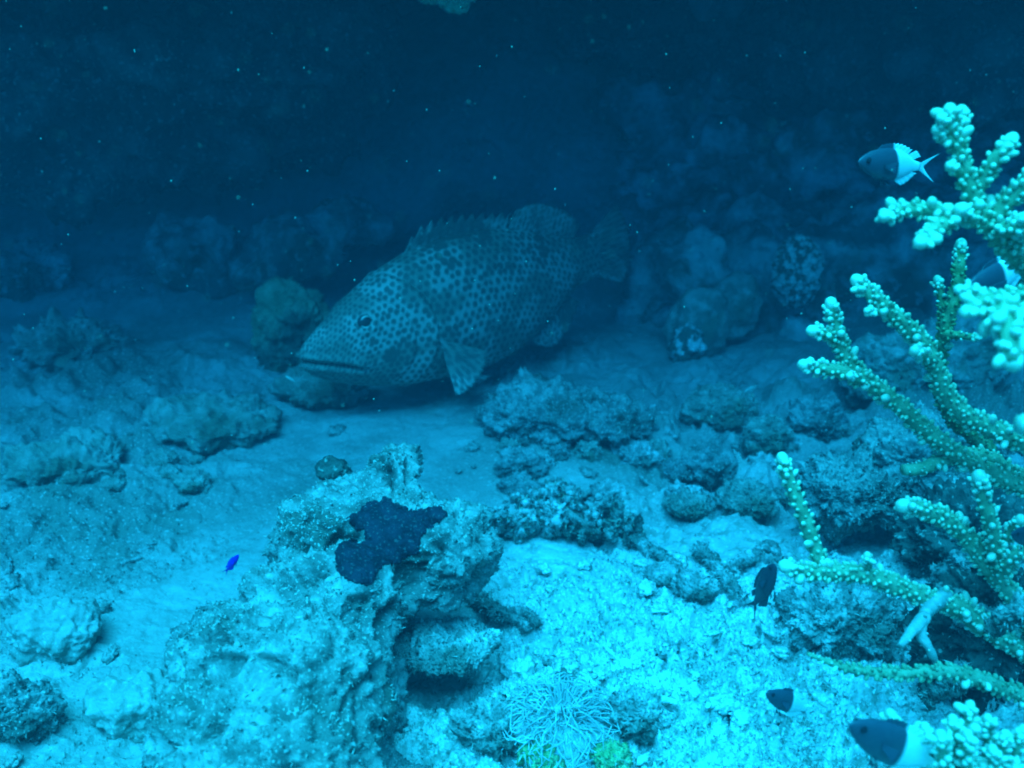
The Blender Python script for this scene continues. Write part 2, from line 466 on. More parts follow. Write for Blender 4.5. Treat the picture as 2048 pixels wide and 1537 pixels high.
# the dark bank behind: continuous lumpy reef masses
def reef_mass(E, voxel, label, m, seed, amp=.06):
    el = []
    for px, py, d, a_, b_ in E:
        q = d / F
        el.append((P(px, py, d), (a_ * q, (a_ + b_) / 2 * q * .8, b_ * q), None))
    V, fs = union(el, voxel); N = vnormals(V, fs)
    d = amp * fbm(V * 4.5 + seed, 3, .55) + amp * .5 * fbm(V * 13 + seed, 3, .55) - amp * .55 * sst(.12, .4, perlin(V * 8 + seed)) + amp * .12 * fbm(V * 45, 2)
    V = V + N * d[:, None]
    mb = MB(); mb.add(V, fs)
    o = mb.build("reef_rock", [m], loc=P(*E[0][:3])); tag(o, label, "rock")
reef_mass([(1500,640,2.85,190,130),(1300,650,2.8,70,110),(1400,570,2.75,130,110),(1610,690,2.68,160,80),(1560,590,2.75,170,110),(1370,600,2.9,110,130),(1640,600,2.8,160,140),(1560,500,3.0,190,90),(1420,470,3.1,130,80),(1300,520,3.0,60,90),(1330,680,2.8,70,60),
           (1750,560,2.8,140,150),(1880,640,2.7,150,160),(1480,720,2.75,150,50),(1650,730,2.7,170,50),(1960,560,2.8,150,200),(1820,450,3.0,200,90)], .016,
          "broad lumpy reef bank behind the grouper's tail, carrying the pitted round coral", M_rockdark, 3.3)
reef_mass([(1500,330,3.3,220,90),(1340,380,3.35,120,80),(1700,300,3.2,220,110),(1900,320,3.1,220,130),(1300,250,3.5,110,90),(1450,210,3.5,190,80),(1250,330,3.5,60,60)], .02,
          "hazy upper reef slope rising above the grouper's tail", M_rockdark, 8.1, .09)
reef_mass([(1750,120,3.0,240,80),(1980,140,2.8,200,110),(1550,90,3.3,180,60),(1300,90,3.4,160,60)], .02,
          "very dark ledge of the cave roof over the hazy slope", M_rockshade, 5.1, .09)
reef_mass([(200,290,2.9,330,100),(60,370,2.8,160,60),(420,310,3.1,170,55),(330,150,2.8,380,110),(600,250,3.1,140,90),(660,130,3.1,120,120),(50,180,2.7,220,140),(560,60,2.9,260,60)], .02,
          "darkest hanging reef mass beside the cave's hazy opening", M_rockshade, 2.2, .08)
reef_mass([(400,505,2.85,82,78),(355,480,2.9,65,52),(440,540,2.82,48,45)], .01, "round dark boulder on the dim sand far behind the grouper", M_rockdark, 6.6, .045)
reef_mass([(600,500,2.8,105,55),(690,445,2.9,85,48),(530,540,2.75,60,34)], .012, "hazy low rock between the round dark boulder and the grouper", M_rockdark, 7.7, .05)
rock("boulder", 1400, 660, 130, 150, "egg shaped pale rock resting in the dark boulder pile", m=M_rockpale, seed=19, amp=.14, det=.03, depth=2.48, sub=5, tilt=-.3)
rock("boulder", 1470, 620, 110, 130, "pale smooth rock leaning against the egg shaped rock", m=M_rockpale, seed=20, amp=.2, det=.03, depth=2.52, sub=5, tilt=-.4)
rock("brain_coral", 1600, 550, 105, 135, "round coral with a pitted maze surface on the dark boulder", "coral", m=mat("maze_coral", (.10, .12, .09), (.62, .62, .56), 55, bump=.008, bscale=60, thr=(.46, .54)), seed=21, amp=.08, det=.05, depth=2.46, sub=6, pits=.14, freq=2.2)
rock("boulder", 1375, 700, 70, 90, "small white crusted rock under the egg shaped rock", m=mat("white_crust", (.12, .14, .11), (.72, .72, .66), 30, bump=.006, bscale=60, thr=(.46, .56)), seed=22, amp=.3, det=.1, depth=2.45, sub=5)
rock("boulder", 1780, 760, 170, 150, "blue hazy rock seen through the gap between two coral branches", m=M_rockpale, seed=23, amp=.3, det=.08, nbits=900)
rock("boulder", 1950, 720, 200, 160, "pale hazy rock behind the branching coral near the frame edge", m=M_rockpale, seed=24, amp=.3, det=.08, nbits=900)
# heap of lumpy rubble rocks in the shade
_r = random.Random(12)
for k in range(34):
    x_, y_ = _r.uniform(1010, 1760), _r.uniform(835, 1010)
    w_ = _r.uniform(34, 92) * (.7 + .5 * (y_ - 830) / 180)
    rock("rubble_rock", x_, y_, w_, w_ * _r.uniform(.45, .75), "lumpy rock in the dim rubble heap between the grouper and the bright crust", group="lumpy rocks of the dim rubble heap",
         m=[M_rock, M_rockpale, M_crustrock][k % 3], seed=100 + k, amp=.5, det=.16, sub=5, nbits=150, sink=.6)
for k in range(12):
    x_, y_ = _r.uniform(0, 420), _r.uniform(880, 1000)
    w_ = _r.uniform(30, 80)
    rock("rubble_rock", x_, y_, w_, w_ * _r.uniform(.35, .6), "low rock lying on the dim sand behind the smooth sand strip", group="low rocks on the dim sand",
         m=[M_sandrock, M_rockpale][k % 2], seed=140 + k, amp=.5, det=.16, sub=5, sink=.8)
# nearer
rock("boulder", 886, 1322, 205, 40, "pale turf covered ledge rock jutting over a dark hollow beside the big boulder", m=M_crustrock, seed=25, amp=.35, det=.12, depth=1.23, sub=7, nbits=1500, tilt=.12)
rock("boulder", 1330, 1160, 80, 34, "flat pale stone plate on the bright sand", m=M_crustrock, seed=26, amp=.2, det=.05, sub=5, nbits=300)
rock("boulder", 1395, 1185, 90, 60, "pale rounded stone next to the flat stone plate", m=M_crustrock, seed=27, amp=.3, det=.08, sub=6, nbits=400)
rock("boulder", 1710, 1270, 230, 130, "crusty knobbly rock under the pointed coral branch", m=M_crustrock, seed=28, amp=.5, det=.14, sub=7, nbits=2600, pits=.16)
rock("boulder", 2010, 1330, 290, 330, "big rock with painted shade at the foot of the coral thicket", m=M_rockshade, seed=29, amp=.4, det=.13, sub=7, depth=1.16)
rock("boulder", 1960, 1130, 260, 230, "rock with painted shade, overgrown by branching coral", m=M_rockshade, seed=30, amp=.5, det=.14, sub=7, depth=1.38)
rock("boulder", 1730, 1010, 240, 130, "turf covered rubble heap between the branching coral and the sand", m=M_rock, seed=35, amp=.5, det=.15, sub=7, nbits=2500, depth=1.5)
rock("boulder", 1870, 930, 220, 130, "shaded rubble rock behind the arching coral branch", m=M_rock, seed=36, amp=.5, det=.15, sub=6, nbits=800, depth=1.5)
rock("boulder", 1640, 1230, 150, 70, "shaded low rock under the long horizontal coral branch", m=M_rock, seed=37, amp=.4, det=.12, sub=6, nbits=700)
rock("boulder", 90, 1290, 190, 100, "low sandy lump with a dark cleft on the sand by the frame edge", m=M_sand, seed=38, amp=.3, det=.05, sub=6, sink=.8)
rock("boulder", 30, 1450, 150, 130, "rough low rock in the corner of the sand", m=M_rock, seed=39, amp=.4, det=.12, sub=6, nbits=900, sink=.6)
rock("boulder", 250, 1440, 200, 110, "smooth sandy hump between the corner rock and the big boulder", m=M_sand, seed=40, amp=.3, det=.05, sub=6, sink=.8)
rock("boulder", 1000, 1480, 170, 90, "mossy low rock beside the soft coral tuft", m=M_crustrock, seed=41, amp=.4, det=.12, sub=6, nbits=1500, sink=.6)
rock("boulder", 1270, 1450, 120, 80, "small pitted stone on the other side of the soft coral tuft", m=M_crustrock, seed=42, amp=.5, det=.14, sub=6, nbits=900, pits=.2)
rock("boulder", 110, 945, 220, 70, "low dim rock ridge on the far sand with a shadow line", m=M_sandrock, seed=43, amp=.45, det=.12, sink=.75)

# ---------------------------------------------------------------- the big boulder with the dark sponge
def big_boulder():
    E = [(770,1090,1.30,190,135),(900,1112,1.26,104,124),(905,1060,1.31,85,74),(785,965,1.36,72,84),(795,920,1.385,46,44),(822,940,1.37,32,40),
         (640,1090,1.27,118,108),(700,1000,1.33,85,62),(655,1205,1.16,185,120),(535,1315,1.06,200,140),(650,1400,1.02,150,180),
         (455,1470,.98,190,130),(610,1545,.94,170,140),(590,1400,1.20,230,170),(470,1300,1.25,140,110),(760,1200,1.24,75,80),(740,1180,1.35,110,110),
         (420,1330,1.12,100,120),(560,1600,.92,260,120),(700,1330,1.12,110,120),(560,1480,1.10,240,170),(600,1620,1.05,260,160)]
    el = []
    for px, py, d, a, b in E:
        c = P(px, py, d); s = d / F
        el.append((c, (a * s, (a + b) / 2 * s * .9, b * s), None))
    V, fs = union(el, .0042)
    N = vnormals(V, fs)
    # patch polygon
    poly = np.array([(693,1035),(712,1015),(745,1008),(766,1000),(770,992),(780,1001),(800,1012),(830,1016),(890,1013),(894,1038),(875,1052),(855,1058),
                     (842,1085),(835,1112),(808,1113),(800,1126),(772,1135),(757,1150),(738,1175),(705,1168),(690,1158),(672,1135),(667,1105),(676,1085),(700,1077),
                     (722,1086),(729,1080),(722,1062),(700,1052)], float)
    px, py, dd = proj(V)
    w = 9 * np.stack([fbm(V * 45, 3, .7), fbm(V * 45 + 31, 3, .7)], 1)
    qx, qy = px + w[:, 0], py + w[:, 1]
    def inside(qx, qy):
        r_ = np.zeros(len(qx), bool)
        for k in range(len(poly)):
            x1, y1 = poly[k]; x2, y2 = poly[(k + 1) % len(poly)]
            r_ ^= ((y1 > qy) != (y2 > qy)) & (qx < (x2 - x1) * (qy - y1) / (y2 - y1 + 1e-9) + x1)
        return r_
    ins = inside(qx, qy)
    vis = np.einsum('ij,ij->i', N, CAMP - V) > -0.02
    ins &= vis & (dd < 1.37)
    soft = ins.astype(float)
    for it in range(6):
        A = soft.copy(); W = np.ones(len(V))
        for f in fs:
            for k in range(f.shape[1]):
                np.add.at(A, f[:, k], soft[f[:, (k + 1) % f.shape[1]]]); np.add.at(W, f[:, k], 1)
        soft = A / W
    n1 = fbm(V * 9, 3, .5)
    d = (.014 * n1 + .011 * fbm(V * 26 + 4, 3, .55) + .0055 * fbm(V * 80, 2, .6) + .0035 * perlin(V * 210))
    d -= .012 + .022 * sst(.28, .45, perlin(V * 21 + 8)) + .010 * sst(.25, .5, perlin(V * 48 + 2))
    d = np.where(soft > 0, d * (1 - .82 * soft), d)
    V = V + N * d[:, None]
    N = vnormals(V, fs)
    root = None
    mb = MB(); mb.add(V, fs, 0)
    k = RNG.integers(0, len(V), 22000); k = k[~ins[k]]
    bv, bf = bits(V[k], N[k], .0012, .0045); mb.add(bv, bf, 1)
    k = RNG.integers(0, len(V), 14000); k = k[~ins[k] & (N[k, 2] > -.3)]
    bv, bf = bits(V[k], N[k], .0025, .0070, 'blade'); mb.add(bv, bf, 2)
    o = mb.build("boulder", [M_rock, M_flake, M_turf], loc=P(650, 1400, 1.1))
    tag(o, "huge crusty boulder with a pointed knob and a dark sponge patch, rising from the sand", "rock")
    quads = np.concatenate([f for f in fs if f.shape[1] == 4])
    q = quads[(soft[quads] > .02).any(1)]
    n = 4; g = np.linspace(0, 1, n + 1); PV = []; 
    c = V[q]; cn = N[q]
    uu, vv = np.meshgrid(g, g, indexing="ij")
    W = np.stack([(1 - uu) * (1 - vv), uu * (1 - vv), uu * vv, (1 - uu) * vv], -1).reshape(-1, 4)
    pts = np.einsum('gk,qkc->qgc', W, c).reshape(-1, 3); nn = np.einsum('gk,qkc->qgc', W, cn).reshape(-1, 3)
    key, idx, inv = np.unique(np.round(pts * 2e5).astype(np.int64), axis=0, return_index=True, return_inverse=True)
    inv = inv.ravel(); pts = pts[idx]; nn = nn[idx]
    base = (np.arange(len(q)) * (n + 1) ** 2)[:, None, None] + (np.arange(n)[:, None] * (n + 1) + np.arange(n)[None])[None]
    base = base.ravel(); sub = np.stack([inv[base], inv[base + n + 1], inv[base + n + 2], inv[base + 1]], 1)
    w_ = 7 * np.stack([fbm(pts * 50, 4, .65), fbm(pts * 50 + 31, 4, .65)], 1)
    X0, Y0, D0 = proj(pts)
    inner = inside(X0 + w_[:, 0], Y0 + w_[:, 1]) & (D0 < 1.42)
    sub = sub[inner[sub].all(1)]
    used = np.unique(sub); mp = -np.ones(len(pts), int); mp[used] = np.arange(len(used))
    cnt = np.bincount(sub.ravel(), minlength=len(pts)); rim = cnt < 4
    pos = pts + nn * np.where(rim, .0006, .0020 + .0008 * fbm(pts * 120, 2))[:, None]
    s = make_mesh("sponge_patch", pos[used], [mp[sub]], [M_sponge], parent=o)
    s["label"] = "dark velvety encrusting sponge with ragged edges"
big_boulder()
rock("sponge_lump", 664, 950, 74, 52, "small dark brown lump like a stubby sponge perched behind the big boulder", "sponge", m=M_rockshade, seed=50, amp=.25, det=.07, depth=1.37, sub=5, tilt=-.45)

# ---------------------------------------------------------------- staghorn coral
def resample(pts, step):
    pts = np.array(pts, float)
    # Catmull-Rom through the points
    Q = np.vstack([2 * pts[0] - pts[1], pts, 2 * pts[-1] - pts[-2]])
    out = []
    for i in range(1, len(Q) - 2):
        n = max(2, int(np.linalg.norm(Q[i + 1] - Q[i]) / step))
        t = np.linspace(0, 1, n, endpoint=False)[:, None]
        out.append(.5 * (2 * Q[i] + (-Q[i-1] + Q[i+1]) * t + (2*Q[i-1] - 5*Q[i] + 4*Q[i+1] - Q[i+2]) * t**2 + (-Q[i-1] + 3*Q[i] - 3*Q[i+1] + Q[i+2]) * t**3))
    out.append(pts[-1:])
    return np.vstack(out)

def tube(C, R, ns=12, noise=.0):
    T = np.gradient(C, axis=0); T /= np.linalg.norm(T, axis=1, keepdims=True)
    a = np.cross(T, np.array([.31, .2, .93])); a /= np.linalg.norm(a, axis=1, keepdims=True)
    b = np.cross(T, a)
    th = np.linspace(0, 2 * math.pi, ns, endpoint=False)
    V = C[:, None, :] + R[:, None, None] * (a[:, None, :] * np.cos(th)[None, :, None] + b[:, None, :] * np.sin(th)[None, :, None])
    V = V.reshape(-1, 3)
    if noise: V = V + (V - np.repeat(C, ns, 0)) * (noise * fbm(V * 90, 2))[:, None]
    n = len(C)
    i = np.arange(n - 1)[:, None] * ns; j = np.arange(ns)[None, :]
    f = np.stack([(i + j), (i + (j + 1) % ns), (i + ns + (j + 1) % ns), (i + ns + j)], -1).reshape(-1, 4)
    V = np.vstack([V, C[:1], C[-1:]])
    k = len(V) - 2; jj = np.arange(ns)
    c0 = np.stack([np.full(ns, k), (jj + 1) % ns, jj], 1)
    c1 = np.stack([np.full(ns, k + 1), (n - 1) * ns + jj, (n - 1) * ns + (jj + 1) % ns], 1)
    return V, [f, c0, c1], T, a, b

def branch(root, pts, r0, r1, nub=.0042, mats=None, dens=1.0, tip=True, nubmat=1, seed=0):
    """pts run from tip to base (photo px, py, depth); r1 tip radius, r0 base radius"""
    rng = np.random.default_rng(seed + 5)
    mats = mats or [M_coral, M_nub]
    r0 *= .74; r1 *= .84
    C = resample([P(*p) for p in pts], .003)
    n = len(C); s = np.concatenate([[0], np.cumsum(np.linalg.norm(np.diff(C, axis=0), axis=1))])
    R = r1 + (r0 - r1) * np.clip(s / max(s[-1], .06), 0, 1) ** .7
    R *= 1 + .10 * perlin(C * 60)
    V, f, T, a, b = tube(C, R, 12, .25)
    mb = MB(); mb.add(V, f, 0)
    # nubs (radial corallites)
    iv, fi = ico(2)
    cnt = int(dens * s[-1] * (2 * math.pi * np.mean(R)) / (nub * nub * 3.5))
    us = (np.arange(cnt) + .5) / max(cnt, 1); us = us ** .97
    for k in range(cnt):
        u = us[k] * s[-1]; i = min(n - 1, int(np.searchsorted(s, u)))
        th = k * 2.39996 + rng.normal() * .25
        dr = a[i] * math.cos(th) + b[i] * math.sin(th)
        near = math.exp(-u / .035)
        big = 1.0 + .28 * near * (rng.random() < .5) + (.9 if rng.random() < .035 else 0)
        sz = nub * (.62 + .5 * rng.random()) * big
        ax = dr * 1.0 - T[i] * (.55 + .3 * rng.random()); ax /= np.linalg.norm(ax)
        e1 = np.cross(ax, [.3, .5, .8]); e1 /= np.linalg.norm(e1); e2 = np.cross(ax, e1)
        L = sz * (.8 + .5 * rng.random())
        if not tip: sz *= min(1, .25 + u / .09); L *= min(1, .25 + u / .09)
        rr = sz * .58
        w = (iv[:, :1] * e1 + iv[:, 1:2] * e2) * rr * (1 + .15 * iv[:, 2:3]) + iv[:, 2:3] * ax * L
        mb.add(C[i] + dr * R[i] * .9 + ax * L * .35 + w, [fi], 2 if (near > .45 or big > 1.7) else nubmat)
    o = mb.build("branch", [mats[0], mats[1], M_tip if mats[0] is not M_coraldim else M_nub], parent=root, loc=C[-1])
    if tip:
        tb = MB(); v, fi3 = ico(3)
        ax = -T[0]; e1 = np.cross(ax, [.3, .5, .8]); e1 /= np.linalg.norm(e1); e2 = np.cross(ax, e1)
        vv = (v[:, :1] * e1 + v[:, 1:2] * e2) * r1 * 1.12 + v[:, 2:3] * ax * r1 * 1.35
        vv = vv * (1 + .09 * fbm(v * 2.2 + seed, 2))[:, None]
        tb.add(C[0] + vv, [fi3])
        for k in range(7):
            th = k * 2.4 + seed; dr = e1 * math.cos(th) + e2 * math.sin(th)
            q = C[0] - ax * r1 * (.3 + .28 * k) + dr * r1 * .95
            tb.add(q + iv * nub * (.55 + .3 * rng.random()), [fi])
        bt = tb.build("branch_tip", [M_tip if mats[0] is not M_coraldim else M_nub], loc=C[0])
        bt.parent = o; bt.location = Vector(bt.location) - Vector(tuple(float(c) for c in C[-1]))
    return o

def colony(base, label, specs, group=None, **kw):
    r = empty("staghorn_coral", base)
    tag(r, label, "coral", group)
    for k, sp in enumerate(specs):
        pts, r0, r1 = sp[:3]; ex = sp[3] if len(sp) > 3 else {}
        branch(r, pts, r0, r1, seed=k * 13 + int(abs(pts[0][0])), **{**kw, **ex})
    return r

d = .86
colony(P(2200, 900, 1.0), "tall branching coral spray with pale rounded tips, topmost beside the dark wall", [
    ([(1900,222,.85),(1912,275,.86),(1925,330,.87),(1945,390,.88),(1970,440,.89),(2010,490,.90),(2070,560,.92),(2160,760,.97),(2200,900,1.0)], .016, .0062),
    ([(1925,225,.87),(1922,255,.87),(1915,290,.87)], .006, .0055),
    ([(1882,238,.84),(1900,262,.85)], .004, .0045, dict(dens=.6)),
    ([(1876,262,.85),(1905,285,.86)], .005, .0055, dict(dens=.6)),
    ([(1900,332,.86),(1925,345,.87)], .004, .0045, dict(dens=.5)),
    ([(2022,280,.86),(2000,308,.86),(1975,340,.87),(1952,375,.88)], .010, .0065),
    ([(1770,432,.84),(1800,422,.85),(1840,420,.86),(1890,428,.87),(1940,432,.885),(1975,450,.89)], .0095, .0058),
    ([(1842,484,.83),(1862,466,.84),(1890,446,.85),(1925,428,.87)], .009, .0068),
    ([(2075,345,.86),(2045,375,.87),(2015,400,.88),(1985,440,.89)], .011, .008),
    ([(2060,440,.86),(2030,455,.87),(1995,460,.89)], .012, .009),
    ([(1922,420,.84),(1930,432,.86),(1945,440,.88)], .007, .0066, dict(dens=.6)),
    ([(2060,500,.88),(2030,480,.89),(2000,470,.9)], .010, .008)])
colony(P(2230, 1050, 1.15), "branching coral with two long arms sloping up towards the grouper", [
    ([(1715,562,1.0),(1745,590,1.0),(1775,622,1.01),(1815,655,1.02),(1850,690,1.03),(1872,740,1.04),(1890,785,1.05),(1930,830,1.06),(1990,862,1.07),(2080,900,1.1),(2180,980,1.13),(2230,1050,1.15)], .017, .0070),
    ([(1735,622,.99),(1765,622,1.005)], .004, .004, dict(dens=.5)),
    ([(1830,702,.99),(1850,712,1.01),(1868,722,1.03)], .006, .0058, dict(dens=.7)),
    ([(1662,608,1.02),(1670,650,1.03),(1682,690,1.04),(1702,730,1.05),(1740,765,1.06),(1790,805,1.07),(1840,850,1.09),(1890,890,1.1),(1990,950,1.13),(2230,1050,1.15)], .016, .0068),
    ([(1625,662,1.02),(1655,668,1.03),(1678,682,1.04)], .007, .0066),
    ([(1608,730,1.02),(1645,738,1.03),(1690,745,1.04),(1735,765,1.06)], .0105, .0066),
    ([(1700,752,1.03),(1718,750,1.05)], .004, .0045, dict(dens=.5)),
    ([(1808,940,1.10),(1850,935,1.11),(1900,915,1.12),(1960,912,1.13),(2010,940,1.14),(2060,980,1.15)], .014, .0075, dict(tip=False))])
colony(P(2250, 1000, .9), "thick knobbly coral cluster with crowded pale nubs, nearest branch by the frame edge", [
    ([(1935,622,.74),(1965,606,.74),(1995,600,.75),(2035,625,.76),(2120,760,.82),(2250,1000,.9)], .012, .0058, dict(nub=.0052)),
    ([(2025,720,.72),(2018,680,.72),(2005,640,.73),(1990,605,.745)], .011, .0085, dict(nub=.0054, nubmat=2)),
    ([(2045,690,.72),(2030,650,.73),(2005,615,.745)], .012, .0085, dict(nub=.0054, nubmat=2)),
    ([(2000,662,.73),(1995,640,.735),(1992,620,.745)], .009, .0075, dict(nub=.0052, nubmat=2)),
    ([(1920,580,.85),(1960,592,.85),(2010,592,.86),(2080,610,.88),(2200,800,.9)], .009, .005),
    ([(2052,850,.78),(2085,870,.8),(2180,930,.88)], .011, .0095, dict(nub=.005))])
colony(P(2100, 1330, 1.14), "low spreading coral with a lone upright branch over the bright sand", [
    ([(1565,918,1.03),(1578,960,1.035),(1598,1010,1.04),(1620,1065,1.045),(1640,1120,1.05),(1655,1150,1.05)], .0105, .0068, dict(dens=.75)),
    ([(1572,1133,1.02),(1610,1142,1.03),(1660,1145,1.04),(1720,1148,1.05),(1790,1170,1.06),(1850,1195,1.07),(1920,1215,1.09),(1980,1260,1.11),(2100,1330,1.14)], .017, .0078),
    ([(1735,1112,1.03),(1738,1135,1.04)], .005, .0045, dict(dens=.4)),
    ([(1808,1012,1.03),(1850,1020,1.04),(1895,1040,1.05),(1935,1075,1.06),(1965,1120,1.07),(2000,1160,1.08),(2060,1240,1.1),(2100,1330,1.14)], .016, .0085),
    ([(1958,955,1.01),(1968,1000,1.02),(1980,1045,1.03),(1988,1095,1.05),(1995,1150,1.08)], .0095, .0078, dict(dens=.8)),
    ([(2060,1090,1.02),(2030,1115,1.03),(2000,1150,1.06)], .010, .008),
    ([(2040,1040,1.04),(2015,1075,1.06),(1990,1110,1.08)], .009, .006)])
colony(P(2120, 1420, 1.1), "slender pointed coral branch lying over the knobbly rock", [
    ([(1615,1308,.97),(1650,1322,.975),(1690,1335,.98),(1740,1345,.99),(1800,1348,1.0),(1860,1345,1.01),(1930,1350,1.03),(2120,1420,1.1)], .0125, .0022, dict(tip=False, mats=[M_coral, M_coral], nub=.0045)),
    ], )
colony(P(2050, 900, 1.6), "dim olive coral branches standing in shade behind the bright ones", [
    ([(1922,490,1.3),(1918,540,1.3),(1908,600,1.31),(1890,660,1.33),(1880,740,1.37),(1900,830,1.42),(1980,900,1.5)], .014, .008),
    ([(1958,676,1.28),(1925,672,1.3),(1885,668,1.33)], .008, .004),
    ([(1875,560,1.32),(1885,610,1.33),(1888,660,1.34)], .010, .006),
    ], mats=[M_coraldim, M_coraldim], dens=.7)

def bush(name, base, label, cat, spread_px, n, mats, rng, depth, tips=True, r0=.006, r1=.0048, nub=.0048):
    r = empty(name, base); tag(r, label, cat)
    return r
# pale bushy colony in the bottom corner
specs = []
rr = random.Random(4)
cl = [(1940,1412),(1905,1440),(1880,1470),(1975,1438),(2010,1470),(1850,1455),(1935,1470),(1985,1500),(1910,1510),(2045,1460),(1780,1428),(1840,1500),(2030,1525),(1870,1535),(1955,1545),(1825,1475)]
for k, (x, y) in enumerate(cl):
    dd = .84 + rr.uniform(-.03, .03) + (.03 if y < 1440 else 0)
    bx, by = 1950 + (x - 1950) * .72, 1600 + (y - 1500) * .3
    specs.append(([(x, y, dd), ((x * 2 + bx) / 3 + rr.uniform(-6, 6), (y * 2 + by) / 3, dd + .01), (bx, by, dd + .04), (1960 + (x - 1950) * .3, 1740, .96)], .009, .0048, dict(nub=.0046, nubmat=2, dens=1.0)))
colony(P(1960, 1740, .96), "pale bushy coral with crowded rounded nubs in the lower corner", specs)
# pale forked branch end
colony(P(1890, 1190, 1.08), "pale smooth forked coral stub hanging above the pointed branch", [
    ([(1874,1330,1.03),(1860,1300,1.02),(1842,1268,1.02),(1846,1235,1.03),(1862,1215,1.05),(1890,1190,1.08)], .012, .0030, dict(mats=[M_stub, M_stub], dens=.1, tip=False)),
    ([(1802,1292,1.0),(1818,1270,1.01),(1836,1250,1.02),(1850,1232,1.03)], .010, .0040, dict(mats=[M_stub, M_stub], dens=.1, tip=False))])

# ---------------------------------------------------------------- turf covered dead branches
def dead_branch(pts, r, label, nb=900, group=None, m=None):
    C = resample([P(*p) for p in pts], .003)
    R = r * (1 - .55 * np.linspace(0, 1, len(C)) ** 2) * (1 + .5 * fbm(C * 70, 2))
    V, f, T, a, b = tube(C, R, 14, .9)
    N = vnormals(V, f)
    mb = MB(); mb.add(V, f, 0)
    k = RNG.integers(0, len(V), nb); bv, bf = bits(V[k], N[k], .002, .007); mb.add(bv, bf, 1)
    k = RNG.integers(0, len(V), nb); bv, bf = bits(V[k], N[k], .003, .009, 'blade'); mb.add(bv, bf, 2)
    o = mb.build("dead_coral_branch", [m or M_crustrock, M_crustrock, M_turf], loc=C[0])
    tag(o, label, "dead coral", group)

def gp(px, py, up=.01):
    g, dd = G(px, py); return (px, py, dd - up)
dead_branch([gp(1230,1060,.02), gp(1275,1085,.04), gp(1320,1110,.04), gp(1360,1135,.02)], .009, "turf covered dead branch behind the flat stone plate", 900)
dead_branch([gp(1400,1098,.05), gp(1430,1130,.06), gp(1460,1165,.05), gp(1490,1195,.03)], .0085, "fuzzy dead branch sloping down beside the rounded stone", 1000)
dead_branch([gp(1460,1140,.04), gp(1500,1115,.06), gp(1540,1090,.07), gp(1560,1120,.06)], .007, "crooked dead branch reaching to the short pale coral tip", 900)
dead_branch([gp(1760,960,.10), gp(1790,930,.11), gp(1815,890,.13), gp(1825,870,.14)], .009, "crusty dead twig sticking up under the sloping coral arms", 700)
dead_branch([gp(1890,1000,.2), gp(1910,975,.24), gp(1930,950,.26)], .011, "short pale dead stub behind the lone coral bulb", 500)
dead_branch([gp(1880,1165,.14), gp(1910,1140,.18), gp(1945,1110,.2)], .014, "thick pale turf covered stub above the horizontal coral branch", 900)
dead_branch([gp(1700,975,.06), gp(1650,985,.06), gp(1600,1000,.04)], .007, "thin dead stick lying on the turf heap", 500)
dead_branch([gp(1090,1320,.01), gp(1130,1350,.02), gp(1175,1362,.01)], .006, "small dark stick half buried in the bright sand", 200)
dead_branch([gp(1300,1330,.01), gp(1340,1300,.02), gp(1370,1290,.01)], .005, "thin crusted twig on the rough bright crust", 200)
dead_branch([gp(940,1190,.01), gp(980,1215,.03), gp(1030,1240,.02), gp(1060,1255,.01)], .009, "short mossy dead branch lying by the big boulder's flank", 1300)
dead_branch([gp(1000,1230,.01), gp(1050,1225,.03), gp(1075,1250,.02)], .007, "crumbly dead coral piece beside the mossy dead branch", 700)

dead_branch([gp(1985,900,.30), gp(2015,895,.32), gp(2050,905,.32)], .010, "white crusted stub between two sloping coral arms at the frame edge", 500)
dead_branch([gp(1890,1265,.10), gp(1930,1245,.14), gp(1965,1225,.16), gp(2000,1235,.16)], .010, "dim crusted twig in the dark hollow under the coral thicket", 500, m=M_rockpale)
dead_branch([gp(1700,1180,.05), gp(1750,1205,.05), gp(1810,1215,.06)], .009, "turf covered stick in the shadow below the long horizontal coral branch", 600, m=M_rock)
dead_branch([gp(2048,1215,.25), gp(2015,1235,.24), gp(1985,1260,.22)], .009, "short bright crusted stub over the dark hollow", 400)
dead_branch([gp(1940,1340,.12), gp(1890,1375,.10), gp(1850,1400,.08)], .011, "rounded crusted stub between the pointed branch and the bushy corner coral", 600, m=M_rockpale)
dead_branch([gp(1660,960,.05), gp(1700,935,.08), gp(1760,925,.09)], .006, "thin pale stick at the back of the turf heap", 300)

# bushy algae clump
def algae_clump():
    mb = MB(); rng = np.random.default_rng(3)
    g, dd = G(1120, 1060)
    for k in range(95):
        px = 1125 + rng.normal() * 75; px = min(max(px, 985), 1275)
        top = 960 + abs(px - 1110) * .35 + rng.random() * 70
        base, db = G(px + rng.normal() * 8, min(1075, top + 55 + 20 * rng.random()))
        tp = P(px, top, db - .02 - .04 * rng.random())
        mid = (base + tp) / 2 + rng.normal(size=3) * .012
        C = resample([base, mid, tp], .003)
        R = (.003 + .003 * rng.random()) * (1 + .6 * fbm(C * 90 + k, 2)); R[-1] *= .4
        V, f, T, a, b = tube(C, R, 8, .9); N = vnormals(V, f)
        mb.add(V, f, 0)
        j = rng.integers(0, len(V), 110); bv, bf = bits(V[j], N[j], .003, .009, rng=rng); mb.add(bv, bf, 0)
        j = rng.integers(0, len(V), 60); bv, bf = bits(V[j], N[j], .004, .011, 'blade', rng=rng); mb.add(bv, bf, 1)
    o = mb.build("algae_bush", [M_crustrock, mat("algae", (.2, .24, .15), (.42, .45, .33), 30, bump=0)], loc=g)
    tag(o, "bushy brown algae clump on the sand behind the big boulder", "algae")
algae_clump()

